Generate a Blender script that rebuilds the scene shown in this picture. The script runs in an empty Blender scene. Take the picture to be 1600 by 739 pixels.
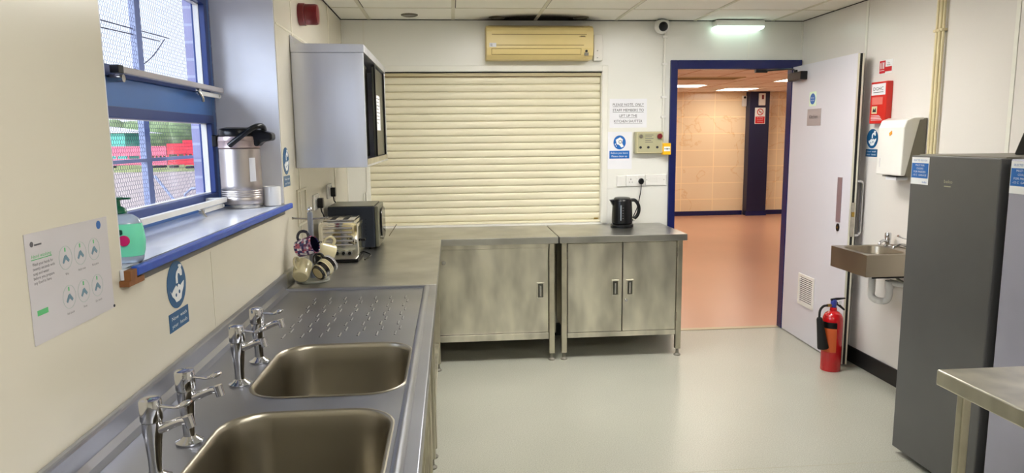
import bpy, bmesh, math, random
from mathutils import Vector, Matrix
random.seed(7)
PI = math.pi
SC = bpy.context.scene
COL = SC.collection

# ------------------------------------------------------------------ camera, world, exposure
CAM_H, PITCH, YAW, ROLL, FPX = 1.5135, -0.1411, 0.0856, -0.0105, 1087.05
cam_data = bpy.data.cameras.new('camera')
cam = bpy.data.objects.new('camera', cam_data)
COL.objects.link(cam)
_r = Vector((math.cos(YAW), -math.sin(YAW), 0)); _d = Vector((math.sin(YAW), math.cos(YAW), 0)); _z = Vector((0, 0, 1))
_f = _d * math.cos(PITCH) + _z * math.sin(PITCH)
_u = -_d * math.sin(PITCH) + _z * math.cos(PITCH)
_R = _r * math.cos(ROLL) + _u * math.sin(ROLL)
_U = -_r * math.sin(ROLL) + _u * math.cos(ROLL)
_m = Matrix((( _R.x, _U.x, -_f.x, 0), (_R.y, _U.y, -_f.y, 0), (_R.z, _U.z, -_f.z, CAM_H), (0, 0, 0, 1)))
cam.matrix_world = _m
cam_data.sensor_width = 36.0
cam_data.lens = FPX / 1600 * 36.0
cam_data.clip_start = 0.02
cam_data.clip_end = 400
SC.camera = cam

w = bpy.data.worlds.new('sky'); SC.world = w; w.use_nodes = True
bg = w.node_tree.nodes['Background']
bg.inputs[0].default_value = (0.84, 0.90, 1.0, 1); bg.inputs[1].default_value = 1.75
sun_d = bpy.data.lights.new('daylight', 'SUN'); sun_d.energy = 9.0; sun_d.angle = math.radians(50); sun_d.color = (0.76, 0.86, 1.0)
sun = bpy.data.objects.new('daylight', sun_d); COL.objects.link(sun)
sun.rotation_euler = Vector((0.72, 0.58, -0.38)).to_track_quat('-Z', 'Y').to_euler()
SC.view_settings.view_transform = 'Standard'; SC.view_settings.look = 'None'
SC.view_settings.gamma = 1.0; SC.view_settings.use_curve_mapping = False
SC.view_settings.exposure = 0.0
ROOM_LAMP = 30.0        # strength of the unseen ceiling panels in the kitchen
HALL_LAMP = 16.0       # strength of the ceiling panels in the hall

# ------------------------------------------------------------------ materials
def lin(c):
    return tuple(((x/255)/12.92 if x/255 <= 0.04045 else ((x/255+0.055)/1.055)**2.4) for x in c)
def mat(name, rgb, rough=0.5, metal=0.0, noise=None, bump=None, spec=0.5, emit=0.0, coat=0.0, trans=0.0, alpha=1.0):
    """noise=(scale, amount, second rgb or None, stretch) ; bump=(scale, strength, stretch)"""
    m = bpy.data.materials.new(name); m.use_nodes = True
    nt = m.node_tree; b = nt.nodes['Principled BSDF']
    c = (*lin(rgb), 1)
    b.inputs['Base Color'].default_value = c
    b.inputs['Roughness'].default_value = rough
    b.inputs['Metallic'].default_value = metal
    b.inputs['Specular IOR Level'].default_value = spec
    b.inputs['Coat Weight'].default_value = coat
    b.inputs['Transmission Weight'].default_value = trans
    b.inputs['Alpha'].default_value = alpha
    if emit:
        b.inputs['Emission Color'].default_value = c; b.inputs['Emission Strength'].default_value = emit
    def coords(stretch):
        tc = nt.nodes.new('ShaderNodeTexCoord'); mp = nt.nodes.new('ShaderNodeMapping')
        mp.inputs['Scale'].default_value = stretch
        nt.links.new(tc.outputs['Object'], mp.inputs['Vector']); return mp.outputs['Vector']
    if noise is None: noise = (6.0, 0.04, None, (1, 1, 1))
    sc, am, c2, st = noise
    n = nt.nodes.new('ShaderNodeTexNoise'); n.inputs['Scale'].default_value = sc; n.inputs['Detail'].default_value = 2.5
    nt.links.new(coords(st), n.inputs['Vector'])
    rp = nt.nodes.new('ShaderNodeValToRGB'); rp.color_ramp.interpolation = 'EASE'; rp.color_ramp.elements[0].position = 0.18; rp.color_ramp.elements[1].position = 0.82
    if c2 is None: lo = tuple(max(0, x*(1-am)) for x in c[:3]); hi = tuple(min(1, x*(1+am)) for x in c[:3])
    else: lo = tuple(a*(1-am)+d*am for a, d in zip(c[:3], lin(c2))); hi = c[:3]
    rp.color_ramp.elements[0].color = (*lo, 1); rp.color_ramp.elements[1].color = (*hi, 1)
    nt.links.new(n.outputs['Fac'], rp.inputs['Fac']); nt.links.new(rp.outputs['Color'], b.inputs['Base Color'])
    if bump:
        n2 = nt.nodes.new('ShaderNodeTexNoise'); n2.inputs['Scale'].default_value = bump[0]; n2.inputs['Detail'].default_value = 3
        nt.links.new(coords(bump[2] if len(bump) > 2 else (1, 1, 1)), n2.inputs['Vector'])
        bp = nt.nodes.new('ShaderNodeBump'); bp.inputs['Strength'].default_value = bump[1]; bp.inputs['Distance'].default_value = 0.01
        nt.links.new(n2.outputs['Fac'], bp.inputs['Height']); nt.links.new(bp.outputs['Normal'], b.inputs['Normal'])
    return m
def steel(name, rgb, rough, rvar, stretch, bstr=0.03, blotch=0.18, scale=2.2, bscale=60, nst=(1, 1, 1)):
    m = mat(name, rgb, rough, 1.0, noise=(scale, blotch, None, nst), bump=(bscale, bstr, stretch))
    nt = m.node_tree; b = nt.nodes['Principled BSDF']
    tc = nt.nodes.new('ShaderNodeTexCoord'); n = nt.nodes.new('ShaderNodeTexNoise'); n.inputs['Scale'].default_value = 2.4; n.inputs['Detail'].default_value = 1.5
    mr = nt.nodes.new('ShaderNodeMapRange'); mr.inputs['To Min'].default_value = max(0.02, rough - rvar); mr.inputs['To Max'].default_value = rough + rvar
    mr.interpolation_type = 'SMOOTHSTEP'; mr.inputs['From Min'].default_value = 0.15; mr.inputs['From Max'].default_value = 0.85
    nt.links.new(tc.outputs['Object'], n.inputs['Vector']); nt.links.new(n.outputs['Fac'], mr.inputs['Value']); nt.links.new(mr.outputs['Result'], b.inputs['Roughness'])
    return m

M_ = {}
M_['steel_top'] = steel('steel_worktop', (178, 177, 172), 0.32, 0.035, (1, 30, 1), 0.02, 0.26, 4.0)
M_['steel_sink'] = steel('steel_sink_top', (152, 154, 162), 0.335, 0.05, (30, 1, 1), 0.02)
M_['steel_bowl'] = steel('steel_sink_bowl', (162, 156, 142), 0.34, 0.05, (1, 1, 25), 0.03)
M_['steel_door'] = steel('steel_door_panel', (216, 212, 198), 0.36, 0.06, (1, 1, 0.4), 0.10, 0.36, 7.0, 4, (1, 1, 0.40))
M_['steel_leg'] = steel('steel_leg', (200, 195, 178), 0.34, 0.06, (20, 20, 1), 0.02, 0.15, 9)
M_['steel_cab'] = steel('steel_wall_cabinet', (228, 230, 240), 0.36, 0.05, (1, 1, 0.04), 0.55, 0.16, 5, 5, (1, 1, 0.12))
M_['steel_dark'] = steel('steel_cabinet_inner_door', (108, 108, 100), 0.34, 0.05, (1, 30, 1), 0.02)
M_['steel_basin'] = steel('steel_hand_basin', (172, 162, 146), 0.34, 0.05, (20, 20, 1), 0.02)
M_['chrome'] = mat('chrome', (205, 205, 208), 0.10, 1.0)
M_['chrome_worn'] = mat('chrome_worn', (178, 174, 165), 0.22, 1.0, noise=(40, 0.15, None, (1, 1, 1)))
M_['wall'] = mat('cladding_white', (230, 229, 221), 0.28, noise=(1.1, 0.03, None, (1, 1, 1)), bump=(3, 0.04))
M_['wall_cream'] = mat('cladding_cream', (218, 212, 194), 0.26, noise=(0.9, 0.05, None, (1, 1, 1)), bump=(3, 0.05))
M_['wall_right'] = mat('cladding_warm_white', (228, 223, 217), 0.25, noise=(1.1, 0.03, None, (1, 1, 1)), bump=(3, 0.05))
M_['reveal'] = mat('reveal_white', (226, 227, 234), 0.35)
M_['joint'] = mat('cladding_joint', (212, 206, 186), 0.4)
M_['dark_gap'] = mat('dark_gap', (26, 25, 24), 0.9)
M_['black'] = mat('black_plastic', (10, 10, 12), 0.28, spec=0.35)
M_['black_matt'] = mat('black_rubber', (20, 20, 20), 0.75)
M_['white_pl'] = mat('white_plastic', (232, 230, 224), 0.3)
M_['white_gloss'] = mat('white_gloss_plastic', (233, 231, 225), 0.14, coat=0.3)
M_['grey_pl'] = mat('grey_plastic', (128, 124, 112), 0.45)
M_['cream_pl'] = mat('yellowed_plastic', (226, 205, 142), 0.38, noise=(3, 0.06, None, (1, 1, 1)))
M_['cream_dark'] = mat('yellowed_plastic_groove', (140, 112, 58), 0.5)
M_['paper'] = mat('paper', (232, 232, 236), 0.75)
M_['paper_grey'] = mat('paper_laminated', (206, 202, 204), 0.4)
M_['ink'] = mat('black_ink', (34, 34, 42), 0.7)
M_['ink_grey'] = mat('grey_ink', (96, 94, 98), 0.7)
M_['sign_blue'] = mat('sign_blue', (10, 84, 132), 0.35)
M_['sign_mid'] = mat('sign_bright_blue', (16, 100, 180), 0.35)
M_['sign_red'] = mat('sign_red', (200, 28, 38), 0.35)
M_['sign_white'] = mat('sign_white', (236, 238, 238), 0.4)
M_['sign_green'] = mat('sign_green', (96, 190, 122), 0.5)
M_['sign_grey'] = mat('sign_grey', (186, 178, 180), 0.35, 0.3)
M_['lumi'] = mat('pale_green_card', (222, 240, 214), 0.5)
M_['navy'] = mat('navy_gloss_paint', (22, 30, 86), 0.25, noise=(4, 0.10, None, (1, 1, 1)))
M_['navy_dark'] = mat('dark_navy_paint', (24, 26, 62), 0.4)
M_['blue_frame'] = mat('blue_window_paint', (66, 112, 178), 0.32, noise=(3, 0.10, None, (1, 1, 1)))
M_['blue_frame_dark'] = mat('dark_blue_window_paint', (38, 60, 122), 0.34)
M_['blue_edge'] = mat('bright_blue_paint', (22, 66, 176), 0.35, noise=(25, 0.25, (70, 130, 210), (1, 1, 1)))
M_['wood_raw'] = mat('raw_wood', (140, 88, 44), 0.7, noise=(14, 0.4, (70, 40, 18), (1, 6, 1)))
M_['sill'] = mat('sill_gloss_white', (222, 226, 238), 0.16, noise=(5, 0.06, None, (3, 1, 1)))
M_['door'] = mat('door_white', (216, 214, 222), 0.35, noise=(1.5, 0.02, None, (1, 1, 1)))
M_['door_edge'] = mat('door_edge_cream', (226, 222, 204), 0.45)
M_['shutter'] = mat('shutter_cream', (226, 219, 192), 0.38, noise=(2.5, 0.04, None, (1, 1, 1)))
M_['shutter_head'] = mat('shutter_head_beige', (190, 178, 138), 0.45)
M_['trim_white'] = mat('white_trim', (230, 228, 218), 0.35)
M_['skirt'] = mat('black_skirting', (22, 22, 22), 0.4)
M_['pipe'] = mat('cream_pipe', (222, 208, 166), 0.4)
M_['bar_grey'] = mat('bar_grey', (186, 178, 176), 0.35)
M_['waste'] = mat('white_waste_pipe', (214, 210, 204), 0.4)
M_['fridge'] = mat('fridge_grey', (100, 100, 100), 0.36, 0.35, bump=(160, 0.02))
M_['fridge_silver'] = mat('fridge_silver', (172, 172, 190), 0.34, 0.35, bump=(160, 0.02))
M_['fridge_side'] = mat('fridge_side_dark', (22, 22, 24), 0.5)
M_['silver'] = mat('silver_print', (176, 176, 150), 0.35, 0.5)
M_['red_gloss'] = mat('red_gloss', (196, 12, 22), 0.22, coat=0.4)
M_['red_box'] = mat('red_box', (206, 34, 24), 0.35)
M_['red_dark'] = mat('dark_red_plastic', (112, 12, 22), 0.3)
M_['orange'] = mat('orange_label', (206, 92, 40), 0.5)
M_['brass'] = mat('brass', (170, 140, 70), 0.3, 1.0)
M_['ext_blue'] = mat('blue_valve', (52, 66, 150), 0.35)
M_['yellow'] = mat('yellow_plastic', (240, 184, 20), 0.35)
M_['panel_green'] = mat('grey_green_panel', (176, 172, 138), 0.4)
M_['mug_cream'] = mat('cream_glaze', (220, 210, 170), 0.15, coat=0.3)
M_['mug_navy'] = mat('navy_glaze', (26, 24, 48), 0.15, coat=0.3)
M_['mug_black'] = mat('black_glaze', (20, 18, 18), 0.14, coat=0.3)
M_['mug_white'] = mat('white_glaze', (232, 232, 232), 0.18, coat=0.3)
M_['tree_grey'] = mat('grey_metal_paint', (150, 156, 170), 0.3, 0.4)
M_['tree_base'] = mat('painted_base', (150, 152, 142), 0.4)
M_['mw'] = mat('microwave_case', (34, 40, 50), 0.35)
M_['mw_top'] = mat('microwave_lid', (112, 112, 96), 0.3, 0.5)
M_['mw_glass'] = mat('dark_glass', (14, 12, 18), 0.08)
M_['soap'] = mat('green_soap', (126, 240, 200), 0.18, trans=0.1, noise=(3, 0.05, None, (1, 1, 1)))
M_['soap_clear'] = mat('clear_plastic_soap', (206, 222, 240), 0.12, trans=0.5)
M_['pump'] = mat('dark_green_pump', (10, 92, 62), 0.3)
M_['pink'] = mat('pink_sticker', (214, 30, 110), 0.4)
M_['label_green'] = mat('dark_green_label', (14, 84, 62), 0.4)
M_['airpot'] = steel('airpot_steel', (186, 178, 174), 0.36, 0.03, (20, 20, 1), 0.01, 0.04)
M_['gas_black'] = mat('vent_shadow', (60, 60, 66), 0.6)
M_['lamp'] = mat('lamp_diffuser', (255, 252, 247), 0.5, emit=ROOM_LAMP)
M_['lamp_hall'] = mat('hall_lamp_diffuser', (255, 246, 230), 0.5, emit=HALL_LAMP)
M_['led'] = mat('led_diffuser', (222, 255, 240), 0.4, emit=3.2)
M_['lens_grey'] = mat('downlight_lens', (120, 118, 104), 0.4, 0.3)
M_['downlight_off'] = mat('downlight_ring', (92, 86, 68), 0.4, 0.4)
M_['brick'] = mat('mauve_brick', (132, 122, 150), 0.85)
M_['guard'] = mat('guard_paint', (140, 148, 176), 0.5)
M_['wire'] = mat('guard_wire', (70, 68, 92), 0.5, 0.3)
M_['gravel'] = mat('gravel', (176, 160, 156), 0.95, noise=(30, 0.3, (150, 130, 126), (1, 1, 1)))
M_['grass'] = mat('grass', (150, 160, 100), 0.95, noise=(2, 0.4, (90, 110, 50), (1, 1, 1)))
M_['hedge'] = mat('hedge_leaves', (140, 156, 110), 0.9, noise=(1.5, 0.6, (50, 74, 30), (1, 1, 1)), bump=(3, 1.0))
M_['barrier'] = mat('red_barrier_plastic', (220, 30, 44), 0.5)
M_['barrier_pink'] = mat('faded_barrier_plastic', (224, 110, 130), 0.6)
M_['container'] = mat('green_container', (90, 176, 158), 0.6)
M_['pale_roof'] = mat('pale_roof', (216, 212, 212), 0.7)
M_['hall_floor'] = None

def glass_mat():
    m = bpy.data.materials.new('window_glass'); m.use_nodes = True
    nt = m.node_tree; nt.nodes.remove(nt.nodes['Principled BSDF'])
    out = nt.nodes['Material Output']
    tr = nt.nodes.new('ShaderNodeBsdfTransparent'); tr.inputs[0].default_value = (0.94, 0.95, 0.97, 1)
    gl = nt.nodes.new('ShaderNodeBsdfGlossy'); gl.inputs['Roughness'].default_value = 0.02
    mx = nt.nodes.new('ShaderNodeMixShader')
    mx.inputs[0].default_value = 0.05; nt.links.new(tr.outputs[0], mx.inputs[1]); nt.links.new(gl.outputs[0], mx.inputs[2])
    nt.links.new(mx.outputs[0], out.inputs['Surface']); return m
M_['glass'] = glass_mat()

def floor_mat():
    m = mat('kitchen_vinyl', (186, 186, 174), 0.30, noise=(1.2, 0.05, None, (1, 1, 1)), bump=(220, 0.05))
    nt = m.node_tree; b = nt.nodes['Principled BSDF']
    ramp = [n for n in nt.nodes if n.type == 'VALTORGB'][0]
    tc = nt.nodes.new('ShaderNodeTexCoord')
    sp = nt.nodes.new('ShaderNodeTexNoise'); sp.inputs['Scale'].default_value = 190; sp.inputs['Detail'].default_value = 2
    nt.links.new(tc.outputs['Object'], sp.inputs['Vector'])
    r2 = nt.nodes.new('ShaderNodeValToRGB'); r2.color_ramp.elements[0].position = 0.35; r2.color_ramp.elements[1].position = 0.62
    r2.color_ramp.elements[0].color = (0.68, 0.68, 0.64, 1); r2.color_ramp.elements[1].color = (1, 1, 1, 1)
    nt.links.new(sp.outputs['Fac'], r2.inputs['Fac'])
    mx = nt.nodes.new('ShaderNodeMix'); mx.data_type = 'RGBA'; mx.blend_type = 'MULTIPLY'; mx.inputs['Factor'].default_value = 0.8
    nt.links.new(ramp.outputs['Color'], mx.inputs['A']); nt.links.new(r2.outputs['Color'], mx.inputs['B'])
    # worn marks near the sink run
    vo = nt.nodes.new('ShaderNodeTexNoise'); vo.inputs['Scale'].default_value = 9; vo.inputs['Detail'].default_value = 9; vo.inputs['Roughness'].default_value = 0.75
    nt.links.new(tc.outputs['Object'], vo.inputs['Vector'])
    r3 = nt.nodes.new('ShaderNodeValToRGB'); r3.color_ramp.elements[0].position = 0.29; r3.color_ramp.elements[1].position = 0.33
    r3.color_ramp.elements[0].color = (0.55, 0.52, 0.42, 1); r3.color_ramp.elements[1].color = (1, 1, 1, 1)
    nt.links.new(vo.outputs['Fac'], r3.inputs['Fac'])
    mx2 = nt.nodes.new('ShaderNodeMix'); mx2.data_type = 'RGBA'; mx2.blend_type = 'MULTIPLY'; mx2.inputs['Factor'].default_value = 1
    nt.links.new(mx.outputs['Result'], mx2.inputs['A']); nt.links.new(r3.outputs['Color'], mx2.inputs['B'])
    nt.links.new(mx2.outputs['Result'], b.inputs['Base Color'])
    return m
M_['floor'] = floor_mat()
M_['hall_floor'] = mat('hall_polished_floor', (196, 148, 122), 0.28, noise=(0.7, 0.08, None, (1, 1, 1)))
M_['ceiling'] = mat('ceiling_tile', (240, 238, 228), 0.75, noise=(1.3, 0.04, None, (1, 1, 1)), bump=(90, 0.10))
M_['grid'] = mat('ceiling_grid', (214, 210, 190), 0.5)

def tile_mat():
    m = mat('marble_tile', (250, 230, 196), 0.18, noise=(1.1, 0.25, (230, 186, 140), (1, 1, 1)))
    nt = m.node_tree; b = nt.nodes['Principled BSDF']
    ramp = [n for n in nt.nodes if n.type == 'VALTORGB'][0]
    tc = nt.nodes.new('ShaderNodeTexCoord'); mp = nt.nodes.new('ShaderNodeMapping'); mp.inputs['Rotation'].default_value = (PI/2, 0, 0)
    nt.links.new(tc.outputs['Object'], mp.inputs['Vector'])
    # veins
    n = nt.nodes.new('ShaderNodeTexNoise'); n.inputs['Scale'].default_value = 1.9; n.inputs['Detail'].default_value = 7; n.inputs['Distortion'].default_value = 0.35
    nt.links.new(tc.outputs['Object'], n.inputs['Vector'])
    r = nt.nodes.new('ShaderNodeValToRGB'); e = r.color_ramp.elements
    e[0].position = 0.485; e[0].color = (1, 1, 1, 1); e[1].position = 0.5; e[1].color = (0.90, 0.78, 0.60, 1)
    e2 = e.new(0.515); e2.color = (1, 1, 1, 1)
    nt.links.new(n.outputs['Fac'], r.inputs['Fac'])
    mx = nt.nodes.new('ShaderNodeMix'); mx.data_type = 'RGBA'; mx.blend_type = 'MULTIPLY'; mx.inputs['Factor'].default_value = 0.8
    nt.links.new(ramp.outputs['Color'], mx.inputs['A']); nt.links.new(r.outputs['Color'], mx.inputs['B'])
    br = nt.nodes.new('ShaderNodeTexBrick'); br.offset = 0.0
    br.inputs['Scale'].default_value = 1.0; br.inputs['Brick Width'].default_value = 0.62; br.inputs['Row Height'].default_value = 0.31
    br.inputs['Mortar Size'].default_value = 0.006; br.inputs['Color1'].default_value = (1, 1, 1, 1); br.inputs['Color2'].default_value = (0.96, 0.95, 0.93, 1)
    br.inputs['Mortar'].default_value = (1.15, 1.15, 1.1, 1)
    nt.links.new(mp.outputs['Vector'], br.inputs['Vector'])
    mx2 = nt.nodes.new('ShaderNodeMix'); mx2.data_type = 'RGBA'; mx2.blend_type = 'MULTIPLY'; mx2.inputs['Factor'].default_value = 1
    nt.links.new(mx.outputs['Result'], mx2.inputs['A']); nt.links.new(br.outputs['Color'], mx2.inputs['B'])
    nt.links.new(mx2.outputs['Result'], b.inputs['Base Color']); return m
M_['tile'] = tile_mat()

def grime_mat():
    m = steel('grimy_steel', (158, 150, 118), 0.42, 0.06, (20, 20, 1), 0.05, 0.3, 8)
    nt = m.node_tree; b = nt.nodes['Principled BSDF']; ramp = [n for n in nt.nodes if n.type == 'VALTORGB'][0]
    tc = nt.nodes.new('ShaderNodeTexCoord'); n = nt.nodes.new('ShaderNodeTexNoise'); n.inputs['Scale'].default_value = 14; n.inputs['Detail'].default_value = 9
    nt.links.new(tc.outputs['Object'], n.inputs['Vector'])
    r = nt.nodes.new('ShaderNodeValToRGB'); r.color_ramp.elements[0].position = 0.44; r.color_ramp.elements[0].color = (0.30, 0.24, 0.10, 1)
    r.color_ramp.elements[1].position = 0.56; r.color_ramp.elements[1].color = (1, 1, 1, 1); nt.links.new(n.outputs['Fac'], r.inputs['Fac'])
    mx = nt.nodes.new('ShaderNodeMix'); mx.data_type = 'RGBA'; mx.blend_type = 'MULTIPLY'; mx.inputs['Factor'].default_value = 0.8
    nt.links.new(ramp.outputs['Color'], mx.inputs['A']); nt.links.new(r.outputs['Color'], mx.inputs['B']); nt.links.new(mx.outputs['Result'], b.inputs['Base Color'])
    return m
M_['grime'] = grime_mat()

def brick_mat():
    m = M_['brick']; nt = m.node_tree; b = nt.nodes['Principled BSDF']
    tc = nt.nodes.new('ShaderNodeTexCoord'); mp = nt.nodes.new('ShaderNodeMapping'); mp.inputs['Rotation'].default_value = (PI/2, 0, 0)
    br = nt.nodes.new('ShaderNodeTexBrick'); br.inputs['Scale'].default_value = 1; br.inputs['Brick Width'].default_value = 0.225; br.inputs['Row Height'].default_value = 0.075
    br.inputs['Mortar Size'].default_value = 0.006
    br.inputs['Color1'].default_value = (*lin((146, 144, 176)), 1); br.inputs['Color2'].default_value = (*lin((156, 152, 180)), 1); br.inputs['Mortar'].default_value = (*lin((176, 176, 196)), 1)
    nt.links.new(tc.outputs['Object'], mp.inputs['Vector']); nt.links.new(mp.outputs['Vector'], br.inputs['Vector']); nt.links.new(br.outputs['Color'], b.inputs['Base Color'])
brick_mat()

# ------------------------------------------------------------------ mesh helpers (all shapes in world coordinates)
class Frame:
    """a flat local system: O origin, R right, U up, N outward"""
    def __init__(s, O, R, U):
        s.O = Vector(O); s.R = Vector(R).normalized(); s.U = Vector(U).normalized(); s.N = s.R.cross(s.U)
    def p(s, u, v, n=0.0): return s.O + s.R*u + s.U*v + s.N*n
def L_wall(x, y, z): return Frame((x, y, z), (0, 1, 0), (0, 0, 1))      # faces +x
def R_wall(x, y, z): return Frame((x, y, z), (0, -1, 0), (0, 0, 1))     # faces -x
def B_wall(x, y, z): return Frame((x, y, z), (1, 0, 0), (0, 0, 1))      # faces -y

_font_cache = {}
def font_mesh(s):
    if s in _font_cache: return _font_cache[s]
    cu = bpy.data.curves.new('t', 'FONT'); cu.body = s; cu.size = 1.0; cu.resolution_u = 2
    ob = bpy.data.objects.new('t', cu); COL.objects.link(ob)
    dg = bpy.context.evaluated_depsgraph_get(); dg.update()
    me = bpy.data.meshes.new_from_object(ob.evaluated_get(dg))
    vs = [v.co.copy() for v in me.vertices]; fs = [tuple(p.vertices) for p in me.polygons]
    bpy.data.objects.remove(ob); bpy.data.curves.remove(cu); bpy.data.meshes.remove(me)
    _font_cache[s] = (vs, fs); return vs, fs

class MB:
    def __init__(s): s.v = []; s.f = []
    def add(s, vs, fs):
        o = len(s.v); s.v += [Vector(a) for a in vs]; s.f += [tuple(i+o for i in f) for f in fs]; return s
    def box(s, x0, x1, y0, y1, z0, z1):
        vs = [(x0, y0, z0), (x1, y0, z0), (x1, y1, z0), (x0, y1, z0), (x0, y0, z1), (x1, y0, z1), (x1, y1, z1), (x0, y1, z1)]
        return s.add(vs, [(0, 3, 2, 1), (4, 5, 6, 7), (0, 1, 5, 4), (1, 2, 6, 5), (2, 3, 7, 6), (3, 0, 4, 7)])
    def fbox(s, F, u0, u1, v0, v1, n0, n1):
        return s.fpoly(F, [(u0, v0), (u1, v0), (u1, v1), (u0, v1)], n0, n1)
    def fpoly(s, F, pts, n0, n1):
        k = len(pts)
        vs = [F.p(u, v, n0) for u, v in pts] + [F.p(u, v, n1) for u, v in pts]
        fs = [tuple(range(k-1, -1, -1)), tuple(range(k, 2*k))] + [(i, (i+1) % k, (i+1) % k + k, i+k) for i in range(k)]
        return s.add(vs, fs)
    def fdisc(s, F, cu, cv, r, n0, n1, seg=28, ry=None):
        ry = ry or r
        return s.fpoly(F, [(cu+r*math.cos(2*PI*i/seg), cv+ry*math.sin(2*PI*i/seg)) for i in range(seg)], n0, n1)
    def fring(s, F, cu, cv, r0, r1, n0, n1, seg=28):
        vs = []; fs = []
        for i in range(seg):
            a = 2*PI*i/seg; c, d = math.cos(a), math.sin(a)
            vs += [F.p(cu+r0*c, cv+r0*d, n0), F.p(cu+r1*c, cv+r1*d, n0), F.p(cu+r1*c, cv+r1*d, n1), F.p(cu+r0*c, cv+r0*d, n1)]
        for i in range(seg):
            a = 4*i; b = 4*((i+1) % seg)
            for j in range(4): k = (j+1) % 4; fs.append((a+j, b+j, b+k, a+k))
        return s.add(vs, fs)
    def fframe(s, F, u0, u1, v0, v1, t, n0, n1):
        s.fbox(F, u0, u1, v0, v0+t, n0, n1); s.fbox(F, u0, u1, v1-t, v1, n0, n1)
        s.fbox(F, u0, u0+t, v0+t, v1-t, n0, n1); s.fbox(F, u1-t, u1, v0+t, v1-t, n0, n1); return s
    def ftext(s, F, txt, u, v, h, n, align='c', w=None):
        """cap height h; u,v baseline anchor; w squeezes to this width"""
        vs, fs = font_mesh(txt)
        if not vs: return s
        x0 = min(a.x for a in vs); x1 = max(a.x for a in vs)
        sy = h/0.69; sx = sy if w is None else w/max(1e-6, (x1-x0))
        off = {'c': -(x0+x1)/2, 'l': -x0, 'r': -x1}[align]
        return s.add([F.p(u+(a.x+off)*sx, v+a.y*sy, n) for a in vs], fs)
    def prism(s, pts, axis, a, b):
        """pts in the two other axes (cyclic order), extruded along axis a..b"""
        def P(u, v, t): return {'x': (t, u, v), 'y': (u, t, v), 'z': (u, v, t)}[axis]
        k = len(pts)
        return s.add([P(u, v, a) for u, v in pts]+[P(u, v, b) for u, v in pts],
                     [tuple(range(k-1, -1, -1)), tuple(range(k, 2*k))]+[(i, (i+1) % k, (i+1) % k+k, i+k) for i in range(k)])
    def lathe(s, prof, c, axis=(0, 0, 1), seg=28, sx=1.0, sy=1.0):
        ax = Vector(axis).normalized(); t = Vector((1, 0, 0)) if abs(ax.x) < 0.9 else Vector((0, 1, 0))
        e1 = (t - ax*t.dot(ax)).normalized(); e2 = ax.cross(e1); c = Vector(c); vs = []; fs = []
        for r, h in prof:
            for i in range(seg):
                a = 2*PI*i/seg; vs.append(c + ax*h + e1*(r*math.cos(a)*sx) + e2*(r*math.sin(a)*sy))
        for j in range(len(prof)-1):
            for i in range(seg):
                k = (i+1) % seg; fs.append((j*seg+i, j*seg+k, (j+1)*seg+k, (j+1)*seg+i))
        fs.append(tuple(range(seg-1, -1, -1))); n = (len(prof)-1)*seg; fs.append(tuple(range(n, n+seg)))
        return s.add(vs, fs)
    def cyl(s, a, b, r, r2=None, seg=20):
        a = Vector(a); b = Vector(b); return s.lathe([(r, 0), (r if r2 is None else r2, (b-a).length)], a, b-a, seg)
    def tube(s, pts, r, seg=12, flat=1.0):
        pts = [Vector(p) for p in pts]; n = len(pts); rs = r if isinstance(r, (list, tuple)) else [r]*n
        t0 = (pts[1]-pts[0]).normalized(); ref = Vector((0, 0, 1)) if abs(t0.z) < 0.9 else Vector((1, 0, 0))
        e1 = (ref - t0*ref.dot(t0)).normalized(); vs = []; fs = []
        for i, p in enumerate(pts):
            t = (pts[min(i+1, n-1)]-pts[max(i-1, 0)]).normalized()
            e1 = (e1 - t*e1.dot(t)).normalized(); e2 = t.cross(e1)
            for k in range(seg):
                a = 2*PI*k/seg; vs.append(p + e1*(rs[i]*math.cos(a)*flat) + e2*(rs[i]*math.sin(a)))
        for i in range(n-1):
            for k in range(seg):
                q = (k+1) % seg; fs.append((i*seg+k, i*seg+q, (i+1)*seg+q, (i+1)*seg+k))
        fs.append(tuple(range(seg-1, -1, -1))); m = (n-1)*seg; fs.append(tuple(range(m, m+seg)))
        return s.add(vs, fs)
    def build(s, name, material, parent=None, smooth=False, bevel=0.0, mat4=None, kind=None, label=None, segs=2):
        me = bpy.data.meshes.new(name)
        off = origin(parent) if parent else Vector((0, 0, 0))
        vs = [(mat4 @ v if mat4 else v) for v in s.v]
        me.from_pydata([tuple(v-off) for v in vs], [], s.f); me.update()
        bm = bmesh.new(); bm.from_mesh(me); bmesh.ops.recalc_face_normals(bm, faces=bm.faces); bm.to_mesh(me); bm.free()
        me.materials.append(M_[material] if isinstance(material, str) else material)
        ob = bpy.data.objects.new(name, me); COL.objects.link(ob)
        if parent: ob.parent = parent
        if smooth:
            for p in me.polygons: p.use_smooth = True
            me.set_sharp_from_angle(angle=math.radians(42))
        if bevel:
            bv = ob.modifiers.new('bevel', 'BEVEL'); bv.width = bevel; bv.segments = segs; bv.limit_method = 'ANGLE'; bv.angle_limit = math.radians(40)
        if kind: ob['kind'] = kind
        if label: ob['label'] = label
        return ob
def origin(o):
    v = Vector((0, 0, 0))
    while o is not None: v += o.location; o = o.parent
    return v
def thing(name, label, cat, loc, group=None):
    o = bpy.data.objects.new(name, None); o.empty_display_size = 0.05; o.location = loc; COL.objects.link(o)
    o['label'] = label; o['category'] = cat
    if group: o['group'] = group
    return o
def tag(o, label, cat, group=None, kind=None):
    o['label'] = label; o['category'] = cat
    if group: o['group'] = group
    if kind: o['kind'] = kind
    return o
def struct(name, mb, m, label=None, **k):
    o = mb.build(name, m, kind='structure', **k)
    if label: o['label'] = label; 
    return o
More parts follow.
